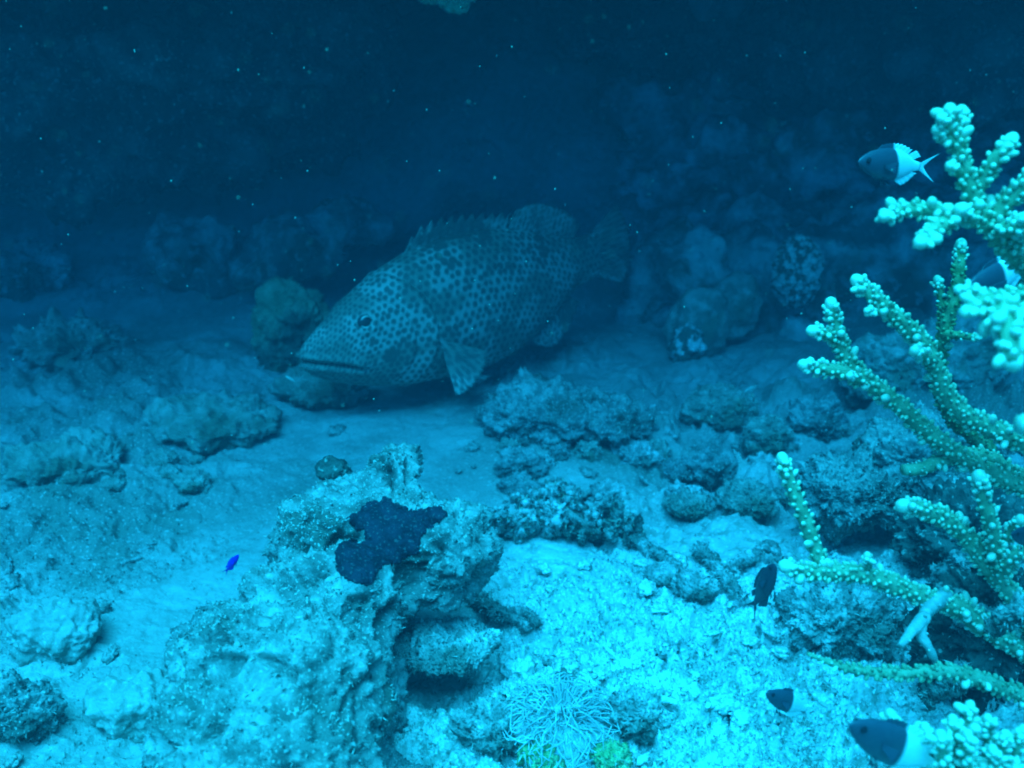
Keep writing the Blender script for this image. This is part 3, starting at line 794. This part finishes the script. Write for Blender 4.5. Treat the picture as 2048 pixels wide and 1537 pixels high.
# soft coral tuft of thin tentacles
def soft_coral():
    rng = np.random.default_rng(9); g, dd = G(1120, 1475)
    root = empty("soft_coral", g); tag(root, "feathery pale soft coral tuft of thin radiating tentacles on bright sand", "soft coral")
    mb = MB(); c0 = g + np.array([0, 0, .02])
    for k in range(950):
        th = rng.random() * 2 * math.pi; el = .05 + 1.1 * rng.random()
        dr = np.array([math.cos(th) * math.cos(el), math.sin(th) * math.cos(el), math.sin(el)])
        L = .020 + .042 * rng.random()
        side = np.cross(dr, rng.normal(size=3)); side *= .13 * L
        p0 = c0 + dr * np.array([.018, .018, .006])
        C = np.stack([p0, p0 + dr * L * .4 + side, p0 + dr * L * .75 + side * 1.4 - np.array([0, 0, .1 * L]), p0 + dr * L - np.array([0, 0, .28 * L])])
        C = resample(C, .006)
        V, f, *_ = tube(C, np.linspace(.0011, .0006, len(C)), 5); mb.add(V, f)
    mb.build("tentacles", [M_soft], parent=root, loc=g)
    v, f = ico(4); v = v * np.array([.055, .055, .026]) * (1 + .1 * fbm(v * 3, 2))[:, None]
    make_mesh("stalk", v + c0 - np.array([0, 0, .005]), [f], [M_soft], parent=root, loc=g)
soft_coral()
rock("green_coral", 1095, 1528, 110, 60, "yellow green lumpy coral at the foot of the soft coral tuft", "coral", m=M_green, seed=60, amp=.35, det=.12, sub=6, nbits=1200, sink=.2)
rock("green_coral", 1225, 1530, 80, 50, "small green lumpy coral beside the larger yellow green one", "coral", m=M_green, seed=61, amp=.35, det=.12, sub=6, nbits=700, sink=.2)
o = rock("algae_clump", 872, -400, 420, 764, "green algae clump hanging from the cave roof", "algae", m=mat("hanging_algae", (.12, .34, .20), (.30, .55, .36), 30, bump=.004, bscale=80), seed=62, amp=.12, det=.06, depth=1.75, sub=7, nbits=7000, sink=0)

# ---------------------------------------------------------------- fish
def loft(s, top, bot, wid, nc=40, expo=2.0):
    """sections along x = s; top/bot/wid arrays -> verts, faces, (s, arc)"""
    th = np.linspace(0, 2 * math.pi, nc, endpoint=False)
    cy, sz = np.sin(th), np.cos(th)
    cy = np.sign(cy) * np.abs(cy) ** (2 / expo); sz = np.sign(sz) * np.abs(sz) ** (2 / expo)
    mid = (top + bot) / 2; hh = (top - bot) / 2
    V = np.stack([np.repeat(s[:, None], nc, 1), wid[:, None] * cy[None], mid[:, None] + hh[:, None] * sz[None]], -1)
    seg = np.linalg.norm(np.roll(V, -1, 1) - V, axis=2)
    # arc from the top, measured down each side
    arc = np.concatenate([np.zeros((len(s), 1)), np.cumsum(seg, 1)[:, :-1]], 1)
    tot = seg.sum(1, keepdims=True)
    arc = np.minimum(arc, tot - arc)
    n = len(s)
    i = np.arange(n - 1)[:, None] * nc; j = np.arange(nc)[None]
    f = np.stack([i + j, i + nc + j, i + nc + (j + 1) % nc, i + (j + 1) % nc], -1).reshape(-1, 4)
    c = [np.stack([np.full(nc, n * nc), np.arange(nc), (np.arange(nc) + 1) % nc], 1),
         np.stack([np.full(nc, n * nc + 1), (n - 1) * nc + (np.arange(nc) + 1) % nc, (n - 1) * nc + np.arange(nc)], 1)]
    Vv = np.vstack([V.reshape(-1, 3), V[0].mean(0), V[-1].mean(0)])
    return Vv, [f] + c, np.concatenate([arc.ravel(), [0, 0]])

def fin_sheet(base, tipp, thick=.0012, nu=10, scal=0.0, rays=0):
    """thin membrane between polyline base and polyline tipp (same length), with a ribbed surface"""
    base = np.array(base, float); tipp = np.array(tipp, float)
    n = len(base); m = max(n, rays * 4 + 1)
    u = np.linspace(0, n - 1, m)
    B = np.stack([np.interp(u, np.arange(n), base[:, k]) for k in range(3)], 1)
    T = np.stack([np.interp(u, np.arange(n), tipp[:, k]) for k in range(3)], 1)
    if scal: T = T - (T - B) * (scal * (.5 - .5 * np.cos(np.arange(m) * 2 * math.pi / 4)))[:, None]
    w = np.linspace(0, 1, nu)[:, None, None]
    S = B[None] * (1 - w) + T[None] * w
    du = np.gradient(S, axis=1); dv = np.gradient(S, axis=0)
    nn = np.cross(du, dv); nn /= np.maximum(np.linalg.norm(nn, axis=2, keepdims=True), 1e-9)
    rib = (1 + .8 * np.cos(np.arange(m) * 2 * math.pi / 4))[None, :, None]
    tk = thick * rib * (1 - .75 * w)
    A = (S + nn * tk).reshape(-1, 3); Bk = (S - nn * tk).reshape(-1, 3)
    i = (np.arange(nu - 1)[:, None] * m + np.arange(m - 1)[None]).ravel()
    f1 = np.stack([i, i + 1, i + m + 1, i + m], 1); K = nu * m
    f2 = f1[:, ::-1] + K
    e = (nu - 1) * m + np.arange(m - 1); f3 = np.stack([e, e + 1, e + 1 + K, e + K], 1)
    r = np.arange(nu - 1) * m; f4 = np.stack([r, r + m, r + m + K, r + K], 1)
    r = r + m - 1; f5 = np.stack([r, r + K, r + m + K, r + m], 1)
    return np.vstack([A, Bk]), [f1, f2, f3, f4, f5]

def frame(snout, tail, roll=0.0):
    x = Vector(tail) - Vector(snout); L = x.length; x.normalize()
    z = Vector((0, 0, 1)); z = (z - x * z.dot(x)).normalized(); y = z.cross(x)
    M = Matrix.Identity(4)
    for r in range(3): M[r][0], M[r][1], M[r][2], M[r][3] = x[r], y[r], z[r], snout[r]
    return M @ Matrix.Rotation(roll, 4, 'X'), L

def grouper():
    # spotted skin
    m = bpy.data.materials.new("grouper_skin"); m.use_nodes = True
    t = m.node_tree; N = t.nodes; L = t.links; b = N["Principled BSDF"]
    b.inputs["Roughness"].default_value = .55; b.inputs["Specular IOR Level"].default_value = .3
    at = N.new("ShaderNodeAttribute"); at.attribute_name = "spots"
    a2 = N.new("ShaderNodeAttribute"); a2.attribute_name = "pale"
    pale = N.new("ShaderNodeMixRGB"); pale.inputs[1].default_value = (.17, .20, .16, 1); pale.inputs[2].default_value = (.33, .36, .31, 1)
    L.new(a2.outputs["Fac"], pale.inputs[0])
    mix = N.new("ShaderNodeMixRGB"); mix.inputs[2].default_value = (.085, .10, .085, 1)
    L.new(at.outputs["Fac"], mix.inputs[0]); L.new(pale.outputs[0], mix.inputs[1]); L.new(mix.outputs[0], b.inputs["Base Color"])

    s = np.concatenate([np.linspace(0, .35, 190, endpoint=False), np.linspace(.35, 1.0, 230)])
    def I(xs, ys):
        # smooth interpolation
        y = np.interp(s, xs, ys); k = np.ones(13) / 13
        yp = np.concatenate([np.full(6, y[0]), y, np.full(6, y[-1])]); return np.convolve(yp, k, 'valid')
    ks = 1.13
    top = I([0,.012,.04,.08,.13,.19,.26,.34,.43,.52,.62,.72,.82,.9,1], [.002,.018,.036,.056,.084,.110,.135,.155,.166,.165,.152,.128,.092,.064,.058]) * ks
    bot = I([0,.012,.04,.08,.13,.19,.26,.34,.43,.52,.62,.72,.82,.9,1], [-.012,-.040,-.060,-.080,-.103,-.122,-.140,-.152,-.166,-.172,-.166,-.142,-.100,-.066,-.060]) * ks
    wid = I([0,.012,.04,.08,.13,.19,.26,.34,.43,.52,.62,.72,.82,.9,1], [.006,.022,.038,.054,.072,.088,.100,.106,.102,.092,.074,.055,.036,.022,.012])
    nc = 230
    V, fs, arc = loft(s, top, bot, wid, nc, 2.1)
    S = np.concatenate([np.repeat(s, nc), [0, 1]])
    Nn = vnormals(V, fs)
    side = sst(.15, .5, np.abs(Nn[:, 1]))
    dsp = np.zeros(len(V))
    # mouth: cleft sloping back and down, upper lip ridge
    zm = -.010 - .30 * S - .5 * S ** 2
    m1 = (S < .155)
    fade = 1 - sst(.125, .155, S)
    dz = V[:, 2] - zm
    dsp -= m1 * fade * .013 * np.exp(-(dz / .0055) ** 2)
    dsp += m1 * fade * .006 * np.exp(-((dz - .014) / .009) ** 2) + m1 * fade * .005 * np.exp(-((dz + .014) / .009) ** 2)
    # maxilla plate behind the mouth corner
    dsp += .006 * np.exp(-((S - .13) / .022) ** 2 - ((dz - .008) / .014) ** 2)
    # eye socket bulge
    ex, ez = .158, .058
    re = np.sqrt((V[:, 0] - ex) ** 2 + (V[:, 2] - ez) ** 2)
    dsp += side * (.010 * np.exp(-(re / .030) ** 2) - .010 * np.exp(-(re / .014) ** 2) + .003 * np.exp(-((re - .027) / .005) ** 2))
    # gill cover edges
    for r0, c, dep in ((.150, (.185, -.005), .010), (.105, (.165, -.01), .005)):
        rg = np.sqrt((V[:, 0] - c[0]) ** 2 + ((V[:, 2] - c[1]) * .88) ** 2)
        back = sst(c[0] + .01, c[0] + .05, V[:, 0])
        dsp += side * back * dep * (.6 * sst(r0 - .05, r0, rg) * (1 - sst(r0, r0 + .006, rg)) - .5 * np.exp(-((rg - r0 - .006) / .006) ** 2))
    dsp += .0012 * fbm(V * 40, 2)
    V = V + Nn * dsp[:, None]
    def warp(V):
        V = V.copy(); x = V[:, 0]
        V[:, 1] += .07 * np.clip(x - .35, 0, 2) ** 2 * 1.6
        return V
    sps = np.interp(S, [0, .12, .25, .4, 1.0], [.011, .0145, .020, .025, .022])
    U = np.interp(S, np.linspace(0, 1, 200), np.cumsum(1 / np.interp(np.linspace(0, 1, 200), [0, .12, .25, .4, 1.0], [.011, .0145, .020, .025, .022])) / 200)
    zmid = V[:, 2]
    UV = np.stack([U, arc / sps], 1)
    mb = MB(); mb.add(warp(V), fs, 0, UV)
    def addfin(B, T, rays, scal, th=.002, uvs=.02):
        v, f = fin_sheet(B, T, th, 12, scal, rays)
        mb.add(warp(v), f, 0, np.stack([v[:, 0] / uvs + 100, v[:, 2] / uvs + 50], 1))
    tz = lambda x: np.interp(x, s, top); bz = lambda x: np.interp(x, s, bot)
    xs = np.linspace(.30, .66, 12); hs = np.array([.01, .04, .055, .058, .055, .05, .048, .045, .042, .04, .04, .042])
    addfin([(x, 0, tz(x) - .012) for x in xs], [(x + .035, 0, tz(x) + h) for x, h in zip(xs, hs)], 11, .35)
    xs = np.linspace(.66, .90, 8); hs = np.array([.042, .055, .066, .07, .07, .066, .055, .03])
    addfin([(x, 0, tz(x) - .012) for x in xs], [(x + .05, 0, tz(x) + h) for x, h in zip(xs, hs)], 14, .06)
    xs = np.linspace(.68, .86, 6); hs = np.array([.03, .06, .075, .07, .055, .03])
    addfin([(x, 0, bz(x) + .012) for x in xs], [(x + .05, 0, bz(x) - h) for x, h in zip(xs, hs)], 8, .08)
    an = np.linspace(-1, 1, 11)
    addfin([(1.0 - .02 * abs(a), 0, a * .062) for a in an], [(1.17 - .055 * a * a, 0, a * .125) for a in an], 14, .05)
    for sg in (-1, 1):
        an = np.linspace(0, 1, 9)
        addfin([(.335 + .01 * a, sg * .106, -.035 - .075 * a) for a in an],
               [(.335 + .125 * math.cos(-.35 - 1.35 * a), sg * (.15 + .02 * a), -.060 + .115 * math.sin(-.35 - 1.35 * a)) for a in an], 12, .06, .0018)
        an = np.linspace(0, 1, 5)
        addfin([(.36 + .03 * a, sg * .04, -.155) for a in an], [(.50 - .09 * a, sg * (.075), -.20 - .02 * a) for a in an], 5, .1, .0018)
    sn = P(600, 712, 1)  # ray through the snout
    def at_z(px, py, z):
        r = P(px, py, 1.0) - CAMP; k = (z - CAM_H) / r[2]; return CAMP + r * k
    a = at_z(598, 716, .17); c = at_z(1212, 512, .27)
    Mx, Lg = frame(a, c, math.radians(-4))
    print("GROUPER length", Lg, "depths", proj(a)[2], proj(c)[2])
    o = mb.build("grouper", [m], uv=True)
    Q = np.concatenate(mb.uv) * 1.02
    h = math.sqrt(3) / 2
    row = np.floor(Q[:, 1] / h); best = np.full(len(Q), 9.0)
    for dr in (-1, 0, 1, 2):
        rr_ = row + dr; off = (rr_ % 2) * .5
        c0 = np.round(Q[:, 0] - off)
        for dc in (-1, 0, 1):
            cc = c0 + dc
            hs = np.sin(cc * 127.1 + rr_ * 311.7) * 43758.5; jx = (hs - np.floor(hs)) - .5
            hs = np.sin(cc * 269.5 + rr_ * 183.3) * 43758.5; jy = (hs - np.floor(hs)) - .5
            hs = np.sin(cc * 53.5 + rr_ * 97.3) * 43758.5; js = (hs - np.floor(hs))
            d_ = np.hypot(Q[:, 0] - (cc + off + jx * .34), Q[:, 1] - (rr_ * h + jy * .34)) / (.82 + .36 * js)
            best = np.minimum(best, d_)
    co = np.zeros(len(Q) * 3); o.data.vertices.foreach_get("co", co); co = co.reshape(-1, 3)
    q3 = np.stack([Q[:, 0], Q[:, 1], np.zeros(len(Q))], 1)
    blot = .9 * sst(.14, .50, fbm(co * np.array([6.5, 1, 9]) + 12.7, 2, .5))
    edge = .055 * fbm(q3 * 2.3, 2)
    rad = .355 + .25 * blot
    spots = 1 - sst(rad - .10, rad + .06, best + edge)
    palev = sst(-.22, .30, fbm(co * np.array([7, 2, 9]) + 3.3, 4, .6))
    for nm, ar in (("spots", spots), ("pale", palev)):
        a_ = o.data.attributes.new(nm, 'FLOAT', 'POINT'); a_.data.foreach_set("value", ar.astype(np.float32))
    o.matrix_world = Mx @ Matrix.Scale(Lg, 4)
    tag(o, "large pale grouper covered in dark round spots resting in the shade under the overhang", "fish")
    # eyes
    me_ = mat("eye_dark", (.02, .03, .03), (.03, .04, .04), 10, bump=0, rough=.15, spec=.6)
    mi = mat("eye_ring", (.55, .6, .5), (.65, .7, .6), 10, bump=0, rough=.3)
    for sg in (-1, 1):
        yw = np.interp(ex, s, wid) * .86
        v, f = ico(4)
        v = v * np.array([.0185, .014, .0165]) + np.array([ex, sg * yw, ez])
        e = make_mesh("eye", v, [f], [me_]); e.parent = o
        th = np.linspace(0, 2 * math.pi, 40, endpoint=False)
        tb = MB()
        for a0, a1 in ((.25 * math.pi, .8 * math.pi), (1.15 * math.pi, 1.8 * math.pi)):
            th = np.linspace(a0, a1, 20)
            C = np.stack([ex + .0150 * np.cos(th), np.full(20, sg * (yw + .0085)), ez + .0135 * np.sin(th)], 1)
            vv, ff, *_ = tube(C, .0026 * np.sin(np.linspace(.15, math.pi - .15, 20)), 8); tb.add(vv, ff)
        r = tb.build("iris", [mi]); r.parent = e
grouper()

def small_fish(name, snout, tail, label, cat, kind, group=None, roll=0.0):
    """snout, tail: world points of snout and tail fork centre"""
    sfr = .74
    m = bpy.data.materials.new(kind + "_skin"); m.use_nodes = True
    t = m.node_tree; N = t.nodes; L = t.links; b = N["Principled BSDF"]; b.inputs["Roughness"].default_value = .45
    if kind == "chromis":
        tc = N.new("ShaderNodeTexCoord"); sx = N.new("ShaderNodeSeparateXYZ"); L.new(tc.outputs["Object"], sx.inputs[0])
        ad = N.new("ShaderNodeMath"); ad.operation = 'MULTIPLY_ADD'; ad.inputs[1].default_value = .35; L.new(sx.outputs[2], ad.inputs[0]); L.new(sx.outputs[0], ad.inputs[2])
        mr = N.new("ShaderNodeMapRange"); mr.inputs[1].default_value = .44; mr.inputs[2].default_value = .48; L.new(ad.outputs[0], mr.inputs[0])
        mx = N.new("ShaderNodeMixRGB"); mx.inputs[1].default_value = (.05, .055, .08, 1); mx.inputs[2].default_value = (.78, .84, .80, 1)
        L.new(mr.outputs[0], mx.inputs[0]); L.new(mx.outputs[0], b.inputs["Base Color"])
    elif kind == "blue":
        b.inputs["Base Color"].default_value = (.02, .010, .38, 1)
    elif kind == "dark":
        b.inputs["Base Color"].default_value = (.03, .035, .05, 1)
    else:
        b.inputs["Base Color"].default_value = (.35, .42, .38, 1)
    s = np.linspace(0, .80, 40)
    slim = {"chromis": .78, "blue": .62, "dark": .85, "pale": .62}[kind]
    I = lambda ys: np.interp(s, [0,.02,.06,.14,.25,.36,.48,.60,.70,.80], ys) * slim
    top = I([.004,.036,.072,.118,.150,.165,.155,.115,.065,.042]); bot = I([-.004,-.032,-.064,-.108,-.142,-.16,-.155,-.115,-.06,-.040])
    wid = I([.002,.016,.030,.048,.062,.064,.056,.038,.020,.009])
    V, fs, arc = loft(s, top, bot, wid, 24, 2)
    mb = MB(); mb.add(V, fs)
    def fin(B, T, rays=6, sc_=.05):
        v, f = fin_sheet(B, T, .003, 6, sc_, rays); mb.add(v, f)
    tz = lambda x: float(np.interp(x, s, top)); bz = lambda x: float(np.interp(x, s, bot))
    xs = np.linspace(.2, .60, 7); fin([(x, 0, tz(x) - .01) for x in xs], [(x + .06, 0, tz(x) + .055 * slim) for x in xs], 8, .2)
    xs = np.linspace(.60, .68, 4); fin([(x, 0, tz(x) - .01) for x in xs], [(x + .11, 0, tz(.62) + h * slim) for x, h in zip(xs, (.055, .045, .02, .0))], 3)
    xs = np.linspace(.45, .68, 6); fin([(x, 0, bz(x) + .01) for x in xs], [(x + .10, 0, bz(x) - h * slim) for x, h in zip(xs, (.03, .06, .06, .04, .015, .0))], 5)
    zs = np.linspace(-1, 1, 9)
    fin([(.795, 0, z * .036 * slim) for z in zs], [(.85 + .20 * abs(z) ** 1.2, 0, z * .16 * slim) for z in zs], 8, .0)
    for sg in (-1, 1):
        fin([(.27, sg * .055, .0 - .03 * a) for a in (0, .5, 1)], [(.38, sg * .10, .02 - .09 * a) for a in (0, .5, 1)], 4)
        fin([(.30 + .03 * a, sg * .02, bz(.3) + .01) for a in (0, .5, 1)], [(.44 - .06 * a, sg * .03, bz(.3) - .085 * slim) for a in (0, .5, 1)], 3)
    o = mb.build(name, [m])
    Mx, Lg = frame(snout, tail, roll)
    o.matrix_world = Mx @ Matrix.Scale(Lg, 4)
    tag(o, label, cat, group)
    if kind in ("chromis", "dark"):
        em = M_sponge
        for sg in (-1, 1):
            v, f = ico(3); v = v * np.array([.022, .012, .022]) * 1 + np.array([.085, sg * .036, .02]); e = make_mesh("eye", v, [f], [em]); e.parent = o
    return o

small_fish("chromis_fish", P(1716, 324, 1.12), P(1868, 336, 1.20), "dark fronted fish with a white rear swimming before the dark wall above the coral arms", "fish", "chromis")
small_fish("chromis_fish", P(1922, 590, .98), P(2086, 515, 1.05), "dark fronted white tailed fish half cut off by the frame edge", "fish", "chromis")
small_fish("chromis_fish", P(1532, 1386, 1.05), P(1632, 1428, 1.10), "tiny dark headed fish with a pale rear over the rough bright crust", "fish", "chromis")
small_fish("chromis_fish", P(1698, 1448, .80), P(1905, 1550, .86), "dark headed pale rear fish swimming before the bushy corner coral", "fish", "chromis")
small_fish("damselfish", P(1552, 1130, 1.04), P(1500, 1225, 1.10), "dark little fish pointing up beside the short pale coral tip", "fish", "dark")
small_fish("damselfish", P(2022, 1068, .93), P(2110, 1080, .97), "dark fish snout poking in beside the coral at the frame edge", "fish", "dark")
small_fish("damselfish", P(478, 1110, 1.15), P(448, 1148, 1.17), "small vivid blue fish over the sand next to the huge boulder", "fish", "blue")
small_fish("damselfish", P(2040, 590, .93), P(2046, 548, .95), "vivid blue fish at the frame edge below the white tailed fish", "fish", "blue")
small_fish("goby", P(1488, 785, 1.9), P(1520, 771, 1.93), "small pale slender fish over the shaded sand below the dark boulders", "fish", "pale")
small_fish("goby", P(570, 752, 1.75), P(592, 765, 1.76), "tiny pale fish beside the grouper's chin", "fish", "pale")
small_fish("goby", P(398, 1352, 1.0), P(413, 1366, 1.01), "tiny dark fish above the huge boulder's lower slope", "fish", "dark")

# ---------------------------------------------------------------- loose rubble pieces
def rubble():
    rng = np.random.default_rng(21)
    protos = []
    for k in range(20):
        v, f = ico(3)
        v = v * (1 + .55 * fbm(v * 1.6 + k * 9, 3) + .22 * fbm(v * 5 + k, 2))[:, None] * np.array([1, .55 + .3 * rng.random(), .35 + .3 * rng.random()])
        mb = MB(); mb.add(v, [f], 0); N = vnormals(v, [f]); j = rng.integers(0, len(v), 60)
        bv, bf = bits(v[j], N[j], .12, .35, rng=rng); mb.add(bv, bf, 0)
        o = mb.build("rubble_chip", [M_chip_lit if k >= 10 else M_chip]); protos.append(o)
    for k in range(12):
        C = resample(np.array([(-1, 0, 0), (-.3, .15 * rng.normal(), .1), (.4, .15 * rng.normal(), 0), (1, .3 * rng.normal(), .05)]), .12)
        V, f, *_ = tube(C, .22 * (1 + .5 * fbm(C * 3 + k, 2)), 9, 0); V += fbm(V * 4 + k, 2)[:, None] * .06
        mb = MB(); mb.add(V, f, 0); N = vnormals(V, f); j = rng.integers(0, len(V), 50)
        bv, bf = bits(V[j], N[j], .1, .3, rng=rng); mb.add(bv, bf, 0)
        o = mb.build("rubble_stick", [M_chip_lit if k >= 6 else M_chip]); protos.append(o)
    used = set(); cnt = 0
    while cnt < 250:
        px, py = rng.uniform(0, 2048), rng.uniform(850, 1537)
        if 330 + (1230 - py) * .3 < px < 990 and py > 900 + abs(px - 760) * .3: continue
        if px < 600 and rng.random() < .45: continue
        if py < 1000 and px < 900 and rng.random() < .5: continue
        g, dd = G(px, py)
        z = g + np.array([0, 0, .004 * 1])
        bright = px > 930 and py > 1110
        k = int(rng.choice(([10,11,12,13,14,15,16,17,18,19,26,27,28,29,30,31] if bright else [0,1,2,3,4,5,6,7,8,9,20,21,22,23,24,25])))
        src = protos[k]
        if k in used:
            o = src.copy(); col.objects.link(o)
        else: o = src; used.add(k)
        sz = (.005 + .016 * rng.random() ** 2.2)
        o.location = tuple(float(c) for c in z); o.scale = (sz,) * 3
        o.rotation_euler = (rng.normal() * .25, rng.normal() * .25, rng.random() * 6.28)
        stick = k >= 20
        if px < 1000: lab, gr = ("broken coral stick scattered on the dimmer sand beside the huge boulder", "coral sticks on the dimmer sand") if stick else ("small stone chip scattered on the dimmer sand beside the huge boulder", "stone chips on the dimmer sand")
        elif py < 1120: lab, gr = ("broken coral stick in the shaded rubble field behind the bright crust", "coral sticks in the shaded rubble") if stick else ("small stone chip in the shaded rubble field behind the bright crust", "stone chips in the shaded rubble")
        else: lab, gr = ("broken coral stick strewn over the brightest rough crust", "coral sticks on the bright crust") if stick else ("small pale chip strewn over the brightest rough crust", "pale chips on the bright crust")
        tag(o, lab, "coral stick" if stick else "stone chip", gr)
        cnt += 1
    for k, o in enumerate(protos):
        if k not in used: bpy.data.objects.remove(o)
rubble()

def grit():
    rng = np.random.default_rng(5)
    y = SV[:, 1]; x = SV[:, 0]
    ok = np.where((y > .75) & (y < 2.3) & (np.abs(x) < y * .62 + .12))[0]
    w = .02 + SR[ok] ** 1.6 * (y[ok] < 1.6)
    k = rng.choice(ok, 70000, p=w / w.sum())
    n = np.tile([0, 0, 1.0], (len(k), 1))
    V, f = bits(SV[k], n, .0010, .0052, rng=rng)
    cm = lit_crust_mask(SV[k, 0], SV[k, 1], SV[k]) > rng.random(len(k)) * .6 + .2
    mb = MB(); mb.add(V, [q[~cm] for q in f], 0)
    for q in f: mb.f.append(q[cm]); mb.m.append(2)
    w = SR[ok] ** 2; k = rng.choice(ok, 26000, p=w / w.sum()); n = np.tile([0, 0, 1.0], (len(k), 1))
    V, f = bits(SV[k], n, .002, .0075, 'blade', .5, rng=rng); mb.add(V, f, 1)
    o = mb.build("gravel", [M_sand, M_turf, M_crust_lit])
    tag(o, "fine shell grit and turf covering the seabed", kind="stuff")
grit()

def marine_snow():
    rng = np.random.default_rng(8); mb = MB(); v, f = ico(1)
    for k in range(3600):
        px, py = rng.uniform(-100, 2150), rng.uniform(-40, 900) if rng.random() < .85 else rng.uniform(0, 1500)
        dd = .55 + 2.0 * rng.random() ** .8
        r = dd * (.00016 + .0010 * rng.random() ** 10)
        p = P(px, py, dd)
        if p[2] < .06: continue
        mb.add(p + v * r * np.array([1, .8, 1.2]), [f])
    for k in range(70):
        dd = rng.uniform(.28, .5); mb.add(P(rng.uniform(0, 2048), rng.uniform(0, 1000), dd) + v * dd * .0008, [f])
    o = mb.build("marine_snow", [M_snow]); tag(o, "tiny pale particles drifting in the water", kind="stuff")
marine_snow()

# ---------------------------------------------------------------- the water itself, as haze
def haze():
    a, b, c0, c1, z0, z1 = -6.6, 6.6, -3.0, 8.2, -2.2, 2.3
    V = np.array([(x, y, z) for z in (z0, z1) for y in (c0, c1) for x in (a, b)])
    f = np.array([(0, 2, 3, 1), (4, 5, 7, 6), (0, 1, 5, 4), (2, 6, 7, 3), (0, 4, 6, 2), (1, 3, 7, 5)])
    m = bpy.data.materials.new("water_haze"); m.use_nodes = True; t = m.node_tree
    t.nodes.remove(t.nodes["Principled BSDF"])
    v = t.nodes.new("ShaderNodeVolumePrincipled")
    v.inputs["Color"].default_value = (.02, .062, .092, 1)
    v.inputs["Absorption Color"].default_value = (0, .02, .42, 1)
    v.inputs["Density"].default_value = HAZE_DENSITY
    t.links.new(v.outputs[0], t.nodes["Material Output"].inputs["Volume"])
    o = make_mesh("haze", V, [f], [m], smooth=False); tag(o, "blue water haze", kind="stuff")
haze()
